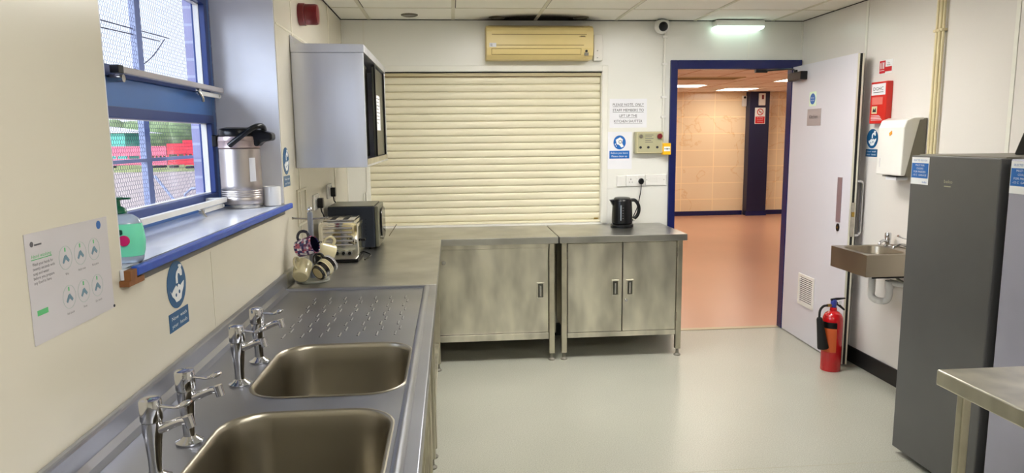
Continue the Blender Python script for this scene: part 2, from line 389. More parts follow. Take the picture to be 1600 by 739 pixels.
def arc(c, r, a0, a1, n, e1, e2):
    c = Vector(c); e1 = Vector(e1); e2 = Vector(e2)
    return [c + e1*(r*math.cos(math.radians(a0+(a1-a0)*i/n))) + e2*(r*math.sin(math.radians(a0+(a1-a0)*i/n))) for i in range(n+1)]
def smooth_path(pts, n=8):
    """Catmull-Rom through pts"""
    P = [Vector(p) for p in pts]; P = [P[0]*2-P[1]] + P + [P[-1]*2-P[-2]]; out = []
    for i in range(1, len(P)-2):
        for k in range(n):
            t = k/n; a, b, c, d = P[i-1], P[i], P[i+1], P[i+2]
            out.append(0.5*((2*b)+(c-a)*t+(2*a-5*b+4*c-d)*t*t+(3*b-a-3*c+d)*t**3))
    out.append(P[-2]); return out
def rrect(x0, x1, y0, y1, r, n=7):
    out = []
    for cx, cy, a in ((x1-r, y1-r, 0), (x0+r, y1-r, 90), (x0+r, y0+r, 180), (x1-r, y0+r, 270)):
        for i in range(n+1):
            t = math.radians(a+90*i/n); out.append((cx+r*math.cos(t), cy+r*math.sin(t)))
    return out

# ------------------------------------------------------------------ room constants
XL, XR, D, ZC, YN = -0.7575, 2.645, 5.162, 2.354, -2.6
H = 0.86
def rwy(y): return y*XR/2.622
def rwz(z): return CAM_H + (z-CAM_H)*XR/2.622
WY0, WY1, WZ0, WZ1, WX = 1.64, 3.225, 1.20, 2.17, -1.03     # window opening and face of its frame

# ------------------------------------------------------------------ the setting
struct('floor', MB().box(XL-0.3, XR+0.1, YN, D+0.02, -0.06, 0), 'floor')
m = MB().box(-0.09, XR-0.012, 2.90, 2.903, 0.0, 0.0006)
struct('trim_6', m, mat('floor_weld', (182, 178, 158), 0.5))
# left wall with the window hole
m = MB().box(XL-0.27, XL, YN, WY0, 0, ZC).box(XL-0.27, XL, WY1, D, 0, ZC).box(XL-0.27, XL, WY0, WY1, 0, WZ0-0.02).box(XL-0.27, XL, WY0, WY1, WZ1, ZC)
struct('wall_left', m, 'wall_cream')
m = MB().box(WX+0.002, XL-0.002, WY1-0.008, WY1-0.0005, WZ0+0.03, WZ1-0.001).box(WX+0.002, XL-0.002, WY0+0.0005, WY0+0.008, WZ0+0.03, WZ1-0.001).box(WX+0.002, XL-0.002, WY0+0.008, WY1-0.008, WZ1-0.008, WZ1-0.0005)
struct('trim_1', m, 'reveal')
# outer brick skin (the pier seen through the glass)
m = MB().box(-1.36, -1.10, YN, WY0-0.05, -0.2, 3.0).box(-1.17, -1.10, 3.305, 6.5, -0.2, 3.0).box(-1.17, -1.10, WY0-0.05, 3.305, -0.2, 1.12).box(-1.36, -1.10, WY0-0.05, 3.305, 2.35, 3.0)
struct('wall_outside', m, 'brick')
struct('wall_back', MB().box(XL-0.1, 1.683, D, D+0.14, 0, 0.872).box(XL-0.1, -0.600, D, D+0.14, 0.872, 1.982).box(1.122, 1.683, D, D+0.14, 0.872, 1.982)
       .box(XL-0.1, 1.683, D, D+0.14, 1.982, ZC).box(1.683, 2.568, D, D+0.05, 2.004, ZC).box(2.568, XR+0.12, D, D+0.05, 0, ZC), 'wall')
struct('wall_right', MB().box(XR, XR+0.12, YN, D, 0, ZC), 'wall_right')
struct('wall_near', MB().box(XL-0.3, XR+0.12, YN-0.1, YN, 0, ZC), 'wall')
struct('ceiling', MB().box(XL-0.3, XR+0.12, YN-0.1, D+0.1, ZC, ZC+0.05), 'ceiling')
# ceiling grid
m = MB()
for i in range(6):
    x = -0.557+0.5925*i; m.box(x-0.012, x+0.012, YN, D, ZC-0.003, ZC+0.001)
for k in range(13):
    y = 4.715-0.5975*k
    if y > YN: m.box(XL, XR, y-0.005, y+0.005, ZC-0.0025, ZC+0.001)
struct('trim_2', m, 'grid')
m = MB().box(XL, XR, D-0.006, D, ZC-0.005, ZC-0.0005).box(XL, XL+0.006, 3.3, D-0.006, ZC-0.005, ZC-0.0005).box(XR-0.005, XR, YN, D-0.006, ZC-0.005, ZC-0.0005)
for k in range(6):
    x = -0.557+0.5925*k
    for j in (0, 3): m.box(x+0.012, x+0.016, 4.715-0.5975*(j+1), 4.715-0.5975*j, ZC-0.0012, ZC)
m.box(XL+0.006, XR-0.006, 4.7205, 4.7255, ZC-0.0012, ZC)
struct('trim_3', m, 'dark_gap')
# cladding joints
m = MB()
for y in (2.225, 3.56, 4.62): 
    z0 = 0.93 if y < 3 or True else 0
    if WY0 < y < WY1: m.box(XL, XL+0.0012, y-0.002, y+0.002, 0.93, WZ0-0.03)
    else: m.box(XL, XL+0.002, y-0.009, y+0.009, 0.93, ZC-0.005)
m.box(XL, XL+0.0015, WY1+0.02, 4.61, 2.02, 2.03)
struct('trim_4', m, 'joint')
m = MB().box(-0.607, -0.593, D-0.002, D, 0.87, ZC-0.006).box(2.221, 2.235, D-0.002, D, 2.075, ZC-0.006)
for y in (4.335, 3.13, 1.93): m.box(XR-0.003, XR, y-0.012, y+0.012, 0.11, ZC-0.006)
m.box(XR-0.008, XR-0.001, D-0.008, D-0.001, 0.11, ZC-0.006).box(XL+0.001, XL+0.008, D-0.008, D-0.001, 0.87, ZC-0.006)
struct('trim_5', m, 'trim_white')
struct('baseboard_back', MB().box(XL+0.02, 1.63, D-0.010, D-0.001, 0, 0.10), 'skirt')
struct('baseboard_right', MB().box(XR-0.012, XR, YN, D-0.002, 0, 0.108), 'skirt', bevel=0.003)

def dark_patch():
    m = bpy.data.materials.new('ceiling_dark_patch'); m.use_nodes = True; nt = m.node_tree; b = nt.nodes['Principled BSDF']
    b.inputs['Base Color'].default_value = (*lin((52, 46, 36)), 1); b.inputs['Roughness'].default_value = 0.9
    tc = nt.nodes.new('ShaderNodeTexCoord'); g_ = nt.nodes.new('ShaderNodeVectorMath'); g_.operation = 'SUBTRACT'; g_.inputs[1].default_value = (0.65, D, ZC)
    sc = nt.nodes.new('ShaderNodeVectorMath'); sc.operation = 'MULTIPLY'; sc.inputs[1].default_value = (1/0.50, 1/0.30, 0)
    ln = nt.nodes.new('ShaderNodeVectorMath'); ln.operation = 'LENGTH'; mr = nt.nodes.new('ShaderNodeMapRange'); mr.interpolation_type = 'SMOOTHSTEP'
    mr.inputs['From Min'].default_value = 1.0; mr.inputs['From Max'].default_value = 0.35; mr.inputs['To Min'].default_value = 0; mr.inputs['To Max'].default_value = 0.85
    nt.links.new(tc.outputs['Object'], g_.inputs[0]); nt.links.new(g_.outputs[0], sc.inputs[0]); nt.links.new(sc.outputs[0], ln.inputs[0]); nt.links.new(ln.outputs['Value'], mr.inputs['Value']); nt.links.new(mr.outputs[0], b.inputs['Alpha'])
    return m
struct('trim_13', MB().box(0.13, 1.17, D-0.31, D-0.007, ZC-0.0012, ZC-0.0008), dark_patch())  # dark patch on the ceiling above the air conditioner, fading out from the wall

# window
FW = L_wall(WX, 0, 0)
m = MB()
m.fframe(FW, WY0+0.01, WY1-0.01, WZ0+0.012, WZ1-0.01, 0.045, -0.06, 0.0)
m.fbox(FW, WY0+0.055, WY1-0.055, 1.618, 1.712, -0.06, 0.0)
win = struct('window_1', m, 'blue_frame', bevel=0.003)
m = MB().fframe(FW, WY0+0.05, WY1-0.05, 1.712, WZ1-0.05, 0.035, -0.05, 0.006)
m.build('window_sash', 'blue_frame_dark', win, bevel=0.003)
m = MB().fframe(FW, WY0+0.05, WY1-0.05, WZ0+0.055, 1.622, 0.035, -0.05, 0.004)
m.build('window_sash', 'blue_frame_dark', win, bevel=0.003)
m = MB().fframe(FW, WY0+0.083, WY1-0.083, 1.745, WZ1-0.083, 0.004, -0.040, -0.018)
m.build('glazing_bead', 'white_pl', win)
m = MB().fframe(FW, WY0+0.083, WY1-0.083, WZ0+0.088, 1.589, 0.004, -0.040, -0.018)
m.build('glazing_bead', 'white_pl', win)
MB().fbox(FW, WY0+0.09, WY1-0.09, 1.752, WZ1-0.09, -0.030, -0.026).build('pane', 'glass', win)
MB().fbox(FW, WY0+0.09, WY1-0.09, WZ0+0.095, 1.582, -0.030, -0.026).build('pane', 'glass', win)
# stay bar on the upper sash
def stay(z, x, y0, y1, matn, tilt, bracket):
    m = MB(); m.box(x-0.011, x+0.011, y0, y1, z-0.010, z+0.010)
    b = m.build('opener_bar', matn, win, bevel=0.003, label='pale opener bar across the sash')
    MB().box(x-0.013, x+0.013, y0-0.035, y0, z-0.012, z+0.012).build('end_cap', 'black', b, bevel=0.002)
    m = MB().box(WX+0.004, x+0.006, y1-0.02, y1+0.012, z-0.012, z+0.008).box(x-0.012, x-0.006, y1-0.26, y1, z-0.034, z-0.016)
    m.cyl((x-0.012, y1-0.01, z-0.024), (x, y1-0.01, z-0.024), 0.007)
    m.build('bracket', 'white_pl', b, bevel=0.002)
    m = MB().cyl((x-0.010, y1-0.27, z-0.02), (x+0.004, y1-0.27, z-0.02), 0.013); m.tube([(x, y1-0.28, z-0.02), (x+0.012, y1-0.275, z-0.045), (x+0.012, y1-0.27, z-0.06)], 0.006)
    m.cyl((WX+0.004, y0+0.02, z-0.024), (x+0.002, y0+0.02, z-0.024), 0.012)
    m.build('catch', 'chrome_worn', b, smooth=True)
stay(1.728, -0.985, 2.23, 3.17, 'bar_grey', 0, True)
stay(1.268, -0.955, 1.98, 3.02, 'white_pl', 0, True)
struct('window_sill', MB().box(WX-0.002, -0.748, WY0+0.001, WY1-0.001, 1.2, 1.225).box(XL+0.001, -0.748, 1.625, 3.27, 1.2, 1.225), 'sill', bevel=0.002).name = 'trim_7'
m = MB().box(-0.748, -0.731, 1.66, 3.275, 1.203, 1.2265)
struct('trim_8', m, 'blue_edge', bevel=0.005, segs=3)
struct('trim_9', MB().box(XL+0.001, -0.735, 1.62, 1.70, 1.186, 1.1995).box(-0.7475, -0.733, 1.626, 1.659, 1.1995, 1.222), 'wood_raw')

# guard outside the window
g = thing('window_guard', 'blue-grey steel window guard of hexagonal wire mesh outside the window', 'window guard', (-1.22, 2.6, 1.2))
GX = -1.225
for y in (2.96, 2.05): MB().box(GX-0.02, GX+0.005, y-0.024, y+0.024, 1.05, 2.45).build('upright', 'guard', g, bevel=0.002)
m = MB().box(GX-0.01, GX+0.008, 1.4, 3.9, 1.432, 1.446)
m.box(GX-0.01, GX+0.008, 1.4, 3.9, 2.43, 2.46).box(GX-0.01, GX+0.008, 1.4, 3.9, 1.04, 1.07)
m.build('cross_bar', 'guard', g)
m = MB(); a = 0.0105; hh = a*math.sqrt(3)
def seg(m, p, q, r=0.0008):
    p = Vector(p); q = Vector(q); t = (q-p).normalized(); e1 = Vector((1, 0, 0)); e2 = t.cross(e1)
    vs = []
    for c in (p, q):
        for k in range(3):
            an = 2*PI*k/3; vs.append(c+e1*(r*math.cos(an))+e2*(r*math.sin(an)))
    m.add(vs, [(0, 1, 4, 3), (1, 2, 5, 4), (2, 0, 3, 5)])
ny = int((3.75-2.25)/hh); nz = int((2.45-1.05)/(1.5*a))
for j in range(nz):
    for i in range(ny):
        y = 2.25 + i*hh + (hh/2 if j % 2 else 0); z = 1.05 + j*1.5*a
        seg(m, (GX, y, z), (GX, y, z+a)); seg(m, (GX, y, z+a), (GX, y+hh/2, z+1.5*a)); seg(m, (GX, y, z+a), (GX, y-hh/2, z+1.5*a))
m.build('wire_mesh', 'wire', g)
m = MB()
for pts in ([(GX-.01, 2.3, 1.93), (GX-.01, 2.7, 1.945), (GX-.01, 3.3, 1.965)], [(GX-.01, 3.25, 1.955), (GX-.012, 3.1, 1.86), (GX-.012, 2.9, 1.79), (GX-.012, 2.6, 1.75)], [(GX-.01, 2.3, 1.90), (GX-.012, 2.8, 1.925), (GX-.012, 3.2, 1.94)]):
    m.tube(smooth_path(pts, 5), 0.0022, 6)
m.build('tie_wire', 'wire', g)

# ------------------------------------------------------------------ roller shutter in the back wall
sh = thing('roller_shutter', 'closed cream roller shutter of horizontal slats above the steel worktop', 'shutter', (0.26, D, 0.88))
m = MB(); prof = []
z0, pitch, n = 0.893, 0.0532, 20
for i in range(n):
    b = z0 + i*pitch
    for t, d in ((0.0, 0.006), (0.03, 0.010), (0.10, 0.013), (0.3, 0.0155), (0.5, 0.0165), (0.7, 0.0155), (0.9, 0.013), (0.945, 0.010), (0.955, -0.001), (0.992, -0.001)):
        prof.append((D+0.050-d, b+t*pitch))
vs = []; fs = []
for (yy, zz) in prof: vs += [(-0.595, yy, zz), (1.118, yy, zz)]
for i in range(len(prof)-1): fs.append((2*i, 2*i+1, 2*i+3, 2*i+2))
m.add(vs, fs); m.box(-0.595, 1.118, D+0.053, D+0.056, z0, z0+n*pitch)
m.build('curtain', 'shutter', sh, smooth=True)
MB().box(-0.594, 1.117, D+0.018, D+0.056, 0.8735, 0.892).build('bottom_rail', 'shutter', sh, bevel=0.003)
MB().box(-0.594, 1.117, D+0.010, D+0.058, z0+n*pitch+0.001, 1.981).build('head_lath', 'shutter_head', sh, bevel=0.002)
MB().box(-0.6, -0.594, D-0.004, D+0.06, 0.874, 1.981).box(-0.618, -0.6, D-0.006, D-0.0005, 0.874, 1.99).build('guide_rail', 'trim_white', sh, bevel=0.001)
MB().box(1.1172, 1.123, D-0.004, D+0.06, 0.874, 1.981).box(1.123, 1.165, D-0.010, D-0.0005, 0.868, 2.03).build('guide_rail', 'trim_white', sh, bevel=0.002)
MB().box(-0.618, 1.165, D-0.008, D-0.0005, 1.990, 2.032).build('head_trim', 'trim_white', sh, bevel=0.002)
MB().box(-0.6, 1.12, D-0.003, D+0.004, 1.9815, 1.9885).build('shadow_gap', 'dark_gap', sh)
MB().fbox(B_wall(0, D+0.018, 0), 1.07, 1.10, 0.896, 0.906, 0, 0.006).build('lock_tab', 'brass', sh)

# ------------------------------------------------------------------ doorway, frame and open door
fr = MB(); FB = B_wall(0, D, 0)
fr.fbox(FB, 1.633, 1.686, 0, 2.068, -0.15, 0.022); fr.fbox(FB, 1.686, 2.640, 2.003, 2.068, -0.055, 0.022); fr.fbox(FB, 2.566, 2.640, 0, 2.003, -0.055, 0.022)
struct('door_1', fr, 'navy', bevel=0.003)
struct('trim_11', MB().box(1.687, 2.565, D+0.005, D+0.06, 0, 0.004), mat('threshold_strip', (196, 186, 160), 0.4, 0.5))

# door leaf: hinge line to free edge, both on the room side
hp = Vector((2.5655, D-0.035, 0)); fp = Vector((2.528, 4.225, 0))
FD = Frame((fp.x, fp.y, 0), (fp-hp), (0, 0, 1))      # R points from the hinge to the free edge; N faces the room (-x)
if FD.N.x > 0: FD = Frame((fp.x, fp.y, 0), (hp-fp), (0, 0, 1))
SG = 1 if FD.R.dot(hp-fp) > 0 else -1                 # u*SG grows towards the hinge
LW = (hp-fp).length
def dU(u): return SG*u                                # u = distance from the free edge
leaf = struct('door_2', MB().fbox(FD, *sorted((dU(0.0), dU(LW))), 0.008, 2.012, -0.042, 0.0), 'door')
MB().fbox(FD, *sorted((dU(-0.0005), dU(-0.003))), 0.010, 2.010, -0.041, -0.030).build('edge_lipping', 'door_edge', leaf)
MB().fbox(FD, *sorted((dU(-0.0005), dU(-0.003))), 0.010, 2.010, -0.013, -0.001).build('edge_lipping', 'door_edge', leaf)
MB().fbox(FD, *sorted((dU(-0.0005), dU(-0.002))), 0.010, 2.010, -0.030, -0.013).build('edge_seal', 'dark_gap', leaf)
m = MB().fbox(FD, *sorted((dU(-0.002), dU(-0.006))), 0.86, 1.08, -0.033, -0.010)
m.build('lock_faceplate', 'chrome_worn', leaf)
MB().fbox(FD, *sorted((dU(-0.006), dU(-0.011))), 0.99, 1.02, -0.030, -0.014).build('latch', 'brass', leaf)
# closer
u0 = LW-0.335
m = MB().fbox(FD, *sorted((dU(LW-0.24), dU(LW-0.02))), 1.905, 1.965, 0.0005, 0.052)
cl = m.build('door_closer', 'black', leaf, bevel=0.005)
m = MB(); a0 = FD.p(dU(LW-0.10), 1.972, 0.026); 
m.cyl(a0-Vector((0, 0, 0.01)), a0+Vector((0, 0, 0.012)), 0.013)
m.tube([a0+Vector((0, 0, 0.006)), Vector((2.47, 4.96, 1.985)), Vector((2.40, 5.10, 1.99)), Vector((2.36, 5.135, 1.988))], 0.006, 8)
m.box(2.28, 2.37, D-0.028, D-0.004, 1.975, 1.9985)
m.build('closer_arm', 'black', cl)
# signs on the door
m = MB().fbox(FD, *sorted((dU(0.435), dU(0.635))), 1.575, 1.692, 0.0005, 0.0025); sp_ = m.build('name_plate', 'sign_grey', leaf)
uc = dU(0.54)
MB().ftext(FD, 'Kitchen', uc, 1.625, 0.026, 0.0032, 'c', 0.12).build('lettering', 'ink', sp_)
s2 = MB().fbox(FD, *sorted((dU(0.515), dU(0.615))), 1.712, 1.812, 0.0005, 0.002).build('fire_door_sign', 'lumi', leaf)
MB().fdisc(FD, dU(0.565), 1.762, 0.038, 0.002, 0.003).build('blue_disc', 'sign_mid', s2)
MB().ftext(FD, 'Fire door', dU(0.565), 1.765, 0.009, 0.0034, 'c').ftext(FD, 'keep shut', dU(0.565), 1.748, 0.009, 0.0034, 'c').build('lettering', 'sign_white', s2)
MB().fbox(FD, *sorted((dU(0.10), dU(0.16))), 0.94, 1.235, 0.0005, 0.003).build('push_plate', mat('plate_mauve', (180, 166, 180), 0.3, 0.7), leaf, bevel=0.001)
m = MB().fdisc(FD, dU(0.125), 0.905, 0.019, 0.0005, 0.006, ry=0.026); k_ = m.build('lock_escutcheon', 'black', leaf)
MB().fdisc(FD, dU(0.125), 0.905, 0.007, 0.006, 0.008).build('key_cylinder', 'brass', k_)
# grille
ga, gb = sorted((dU(0.40), dU(0.64)))
m = MB().fframe(FD, ga, gb, 0.272, 0.502, 0.022, 0.0005, 0.010); gr = m.build('vent_grille', 'white_pl', leaf, bevel=0.002)
m = MB().fbox(FD, ga+0.022, gb-0.022, 0.294, 0.480, 0.0005, 0.0012); m.build('vent_backing', 'gas_black', gr)
m = MB()
for i in range(13):
    z = 0.297+i*0.0142
    m.add([FD.p(ga+0.022, z, 0.009), FD.p(gb-0.022, z, 0.009), FD.p(gb-0.022, z+0.004, 0.002), FD.p(ga+0.022, z+0.004, 0.002),
           FD.p(ga+0.022, z+0.002, 0.010), FD.p(gb-0.022, z+0.002, 0.010), FD.p(gb-0.022, z+0.006, 0.003), FD.p(ga+0.022, z+0.006, 0.003)],
          [(0, 1, 2, 3), (4, 7, 6, 5), (0, 4, 5, 1), (2, 6, 7, 3), (0, 3, 7, 4), (1, 5, 6, 2)])
m.build('slats', 'white_pl', gr)
# pull handle on the far face of the leaf
hz0, hz1 = 0.865, 1.215
q0 = FD.p(dU(0.03), hz0, -0.042); q1 = FD.p(dU(0.03), hz1, -0.042)
o_ = -FD.N*0.052; e_ = Vector((0, 0, 1))
path = [q0] + [q0+o_*0.55] + arc(q0+o_*0.55+e_*0.024, 0.024, -90, 0, 5, -FD.N, e_)[1:] + arc(q1+o_*0.55-e_*0.024, 0.024, 0, 90, 5, -FD.N, e_) + [q1]
MB().tube(path, 0.0095, 12).build('pull_handle', 'chrome', leaf, smooth=True)

# ------------------------------------------------------------------ hall beyond the door
HY = 12.9; HZ = 2.317
struct('floor_hall', MB().box(-1.2, 10.0, D+0.02, HY+0.1, -0.06, 0.0), 'hall_floor')
struct('ceiling_hall', MB().box(-1.2, 10.0, D+0.14, HY+0.1, HZ, HZ+0.05), mat('hall_ceiling', (250, 242, 234), 0.7))
m = MB()
for i in range(19): m.box(-1.1+0.6*i-0.01, -1.1+0.6*i+0.01, D+0.15, HY, HZ-0.002, HZ)
for j in range(13): m.box(-1.2, 10.0, 5.5+0.6*j-0.01, 5.5+0.6*j+0.01, HZ-0.0015, HZ)
struct('trim_12', m, mat('hall_grid', (214, 184, 162), 0.6))
struct('wall_hall_far', MB().box(-1.2, 10.0, HY, HY+0.1, 0, HZ), 'tile')
struct('wall_hall_left', MB().box(-1.3, -1.2, D+0.14, HY, 0, HZ), 'tile')
struct('wall_hall_right', MB().box(10.0, 10.1, D+0.14, HY, 0, HZ), 'tile')
struct('wall_hall_near', MB().box(-1.2, XL-0.12, D+0.02, D+0.14, 0, HZ).box(XR+0.12, 10.0, D+0.02, D+0.14, 0, HZ), 'wall')
struct('baseboard_hall', MB().box(-1.2, 5.545, HY-0.02, HY, 0, 0.085).box(5.545, 5.945, HY-0.20, HY-0.18, 0, 0.085).box(5.965, 10.0, HY-0.02, HY, 0, 0.085), 'navy')
tag(MB().box(5.56, 5.94, HY-0.18, HY-0.001, 0.0, HZ-0.001).build('column', 'navy_dark', bevel=0.004), 'dark navy square column against the marble tiled wall of the hall', 'column')
FH = B_wall(0, HY-0.18, 0)
sg = thing('no_smoking_sign', 'white and red prohibition sign on the navy column in the hall', 'sign', (5.76, HY-0.18, 1.72))
MB().fbox(FH, 5.66, 5.86, 1.72, 2.02, 0.0005, 0.004).build('board', 'sign_white', sg)
MB().fbox(FH, 5.67, 5.85, 1.73, 1.855, 0.0042, 0.006).build('red_band', 'sign_red', sg)
m = MB().fring(FH, 5.76, 1.94, 0.048, 0.062, 0.0042, 0.006); m.fpoly(FH, [(5.718, 1.975), (5.726, 1.984), (5.802, 1.905), (5.794, 1.896)], 0.0062, 0.0072); m.build('prohibition_ring', 'sign_red', sg)
MB().fbox(FH, 5.735, 5.785, 1.935, 1.945, 0.0042, 0.006).build('pictogram', 'ink', sg)
MB().ftext(FH, 'No Smoking', 5.76, 1.825, 0.016, 0.0066).ftext(FH, 'permitted in', 5.76, 1.79, 0.016, 0.0066).ftext(FH, 'this building', 5.76, 1.755, 0.016, 0.0066).build('lettering', 'sign_white', sg)
sb = thing('alarm_box', 'small white alarm box high on the navy column in the hall', 'alarm box', (5.77, HY-0.18, 2.06))
MB().fbox(FH, 5.72, 5.84, 2.06, 2.28, 0.0005, 0.04).build('housing', 'white_pl', sb, bevel=0.006)
MB().fbox(FH, 5.765, 5.805, 2.17, 2.25, 0.0405, 0.044).build('lens', 'red_dark', sb)
FH2 = B_wall(0, HY, 0)
sb = thing('motion_sensor', 'slim white motion sensor with a dark lens beside the navy column', 'sensor', (5.5, HY, 2.07))
MB().fbox(FH2, 5.47, 5.555, 2.05, 2.25, 0.0005, 0.05).build('housing', 'white_pl', sb, bevel=0.012)
MB().fdisc(FH2, 5.512, 2.215, 0.022, 0.0505, 0.058).build('lens', 'black', sb)

def ceil_panel(x0, x1, y0, y1, z, lamp, label, group):
    t = thing('ceiling_light', label, 'ceiling light', ((x0+x1)/2, (y0+y1)/2, z), group)
    F = Frame((0, 0, z), (1, 0, 0), (0, -1, 0))
    MB().fframe(F, x0, x1, -y1, -y0, 0.022, 0.001, 0.010).build('frame', 'white_pl', t)
    MB().fbox(F, x0+0.023, x1-0.023, -y1+0.023, -y0-0.023, 0.001, 0.006).build('diffuser', lamp, t)
    return t
ceil_panel(4.72, 5.32, 11.75, 12.35, HZ, 'lamp_hall', 'bright ceiling light panel nearest the navy column in the hall', 'hall ceiling lights')
ceil_panel(3.3, 4.1, 10.95, 11.45, HZ, 'lamp_hall', 'bright ceiling light panel at the left of the doorway view', 'hall ceiling lights')
ceil_panel(4.85, 5.45, 9.75, 10.35, HZ, 'lamp_hall', 'bright ceiling light panel beside the right jamb of the doorway view', 'hall ceiling lights')
for x in (0.6, 2.6, 6.6):
    for y in (7.4, 10.5):
        if not (x == 2.6 and y > 10): ceil_panel(x, x+0.6, y, y+0.6, HZ, 'lamp_hall', 'square ceiling light panel in the hall out of view of the doorway', 'hall ceiling lights out of view')
ceil_panel(1.55, 2.15, 5.9, 6.5, HZ, 'lamp_hall', 'square ceiling light panel in the hall out of view of the doorway', 'hall ceiling lights out of view')
t = thing('air_vent', 'long dark slotted air vent in the hall ceiling', 'air vent', (3.6, 9.75, HZ))
F = Frame((0, 0, HZ), (1, 0, 0), (0, -1, 0))
MB().fframe(F, 3.1, 4.1, -9.95, -9.55, 0.03, 0.001, 0.012).build('frame', 'pipe', t)
m = MB()
for i in range(7): m.fbox(F, 3.13, 4.07, -9.92+i*0.05, -9.895+i*0.05, 0.001, 0.008)
m.build('slats', 'cream_dark', t)

# ------------------------------------------------------------------ kitchen ceiling fittings
for x in (0.035, 1.22):  # unseen panels, set just out of view to light the kitchen
    for y in (3.52, -0.065):
        ceil_panel(x+0.012, x+0.5805, y+0.006, y+0.5915, ZC-0.003, 'lamp', 'unseen square ceiling light panel placed to light the kitchen', 'kitchen ceiling lights')
for (x, y), wh in zip(((-0.262, 4.965), (0.342, 5.06), (0.941, 5.05)), ('to the left of the air conditioner', 'above the left end of the air conditioner', 'above the right end of the air conditioner')):
    t = thing('downlight', 'round unlit recessed downlight in the ceiling '+wh, 'downlight', (x, y, ZC), 'recessed downlights')
    F = Frame((x, y, ZC), (1, 0, 0), (0, -1, 0))
    MB().lathe([(0.058, 0.0005), (0.056, 0.007), (0.046, 0.010), (0.040, 0.004), (0.040, 0.0005)], (x, y, ZC), (0, 0, -1), 32).build('rim', 'downlight_off', t, smooth=True)
    MB().fdisc(F, 0, 0, 0.038, 0.001, 0.006).build('lens', 'lens_grey', t)

# air conditioner
ac = thing('air_conditioner', 'yellowed cream wall air conditioner above the roller shutter', 'air conditioner', (0.64, D, 2.05))
xa, xb, za, zb = 0.262, 1.022, 2.062, 2.292; ya = D-0.002; dp = 0.17
prof = [(ya, za), (ya-dp+0.05, za), (ya-dp+0.012, za+0.025), (ya-dp, za+0.075), (ya-dp, zb-0.045), (ya-dp+0.012, zb-0.015), (ya-dp+0.045, zb), (ya, zb)]
MB().prism(prof, 'x', xa, xb).build('casing', 'cream_pl', ac, bevel=0.006, segs=3)
FA = B_wall(0, ya-dp, 0)
m = MB().fbox(FA, xa+0.04, xb-0.05, zb-0.066, zb-0.061, -0.003, 0.0015).fbox(FA, xa+0.06, xb-0.07, zb-0.139, zb-0.135, -0.003, 0.0012).fbox(FA, xb-0.105, xb-0.055, zb-0.082, zb-0.078, 0.0, 0.0012)
m.build('groove', 'cream_dark', ac)
MB().prism([(ya-dp-0.004, zb-0.062), (ya-dp+0.004, zb-0.062), (ya-dp+0.004, zb-0.035), (ya-dp-0.001, zb-0.035)], 'x', xa+0.04, xb-0.05).build('intake_lip', 'cream_pl', ac)
# outlet flap
FL = Frame((0, ya-dp+0.006, za+0.05), (1, 0, 0), (0, -0.0576, 0.24))
m = MB().fframe(FL, xa+0.036, xb-0.088, -0.022, 0.022, 0.003, -0.012, 0.0012); m.build('flap_gap', 'cream_dark', ac)
MB().fbox(FL, xa+0.040, xb-0.092, -0.018, 0.018, -0.012, 0.004).build('flap', 'cream_pl', ac, bevel=0.002)
MB().fbox(FA, xa+0.022, xa+0.07, za+0.080, za+0.108, 0.0002, 0.0015).build('white_label', 'paper', ac)
MB().fbox(FA, xa+0.038, xa+0.041, za+0.084, za+0.104, 0.0016, 0.0022).fbox(FA, xa+0.030, xa+0.034, za+0.087, za+0.092, 0.0016, 0.0022).fbox(FA, xa+0.030, xa+0.034, za+0.096, za+0.101, 0.0016, 0.0022).build('label_print', 'ink', ac)
MB().fbox(FA, xb-0.095, xb-0.062, zb-0.077, zb-0.073, 0.0013, 0.0020).build('logo', 'ink', ac)
MB().fdisc(FA, xb-0.052, za+0.052, 0.009, 0.0, 0.004).build('receiver_window', 'black', ac)
MB().fbox(FA, xb-0.064, xb-0.036, za+0.022, za+0.042, -0.012, 0.0004).build('indicator_panel', 'grey_pl', ac)
MB().box(xa+0.02, xb-0.02, ya-dp+0.05, ya-0.01, zb+0.0005, zb+0.003).build('top_intake', 'cream_dark', ac)
t = thing('cable_trunking', 'white plastic cable trunking box at the right of the air conditioner', 'trunking', (1.06, D, 2.07))
MB().box(1.05, 1.115, D-0.045, D-0.001, 2.062, 2.245).build('cover', 'white_pl', t, bevel=0.003)
MB().fbox(B_wall(0, D-0.045, 0), 1.072, 1.080, 2.130, 2.134, 0, 0.002).fbox(B_wall(0, D-0.045, 0), 1.072, 1.080, 2.080, 2.084, 0, 0.002).build('screws', 'ink', t)

# camera dome
cx_, cz_ = 1.545, 2.300
t = thing('security_camera', 'white ball security camera with a black lens under the ceiling', 'camera', (cx_, D, cz_))
MB().box(cx_-0.038, cx_+0.060, D-0.05, D-0.001, ZC-0.055, ZC-0.006).build('mount', 'white_pl', t, bevel=0.01)
pr = [(0.052*math.sin(a_), -0.052*math.cos(a_)) for a_ in [i*PI/14 for i in range(15)]]
MB().lathe([(max(r, 0.001), h) for r, h in pr], (cx_, D-0.062, cz_), (0, -1, 0.25), 28).build('housing', 'white_pl', t, smooth=True)
pr = [(0.034, 0.0), (0.033, 0.010), (0.026, 0.020), (0.012, 0.027), (0.001, 0.029)]
MB().lathe(pr, Vector((cx_, D-0.062, cz_))+Vector((0, -1, -0.12)).normalized()*0.036, (0, -1, -0.12), 28).build('lens', 'black', t, smooth=True)
m = MB().cyl((1.585, D-0.014, 1.545), (1.585, D-0.014, 2.27), 0.009, seg=12)
t = m.build('conduit', 'trim_white', smooth=True); tag(t, 'thin white conduit running down the back wall beside the door frame', 'conduit')
for z in (2.235, 2.04, 1.80, 1.655): MB().box(1.566, 1.604, D-0.026, D-0.0005, z-0.008, z+0.008).build('clip', 'white_pl', t, bevel=0.002)

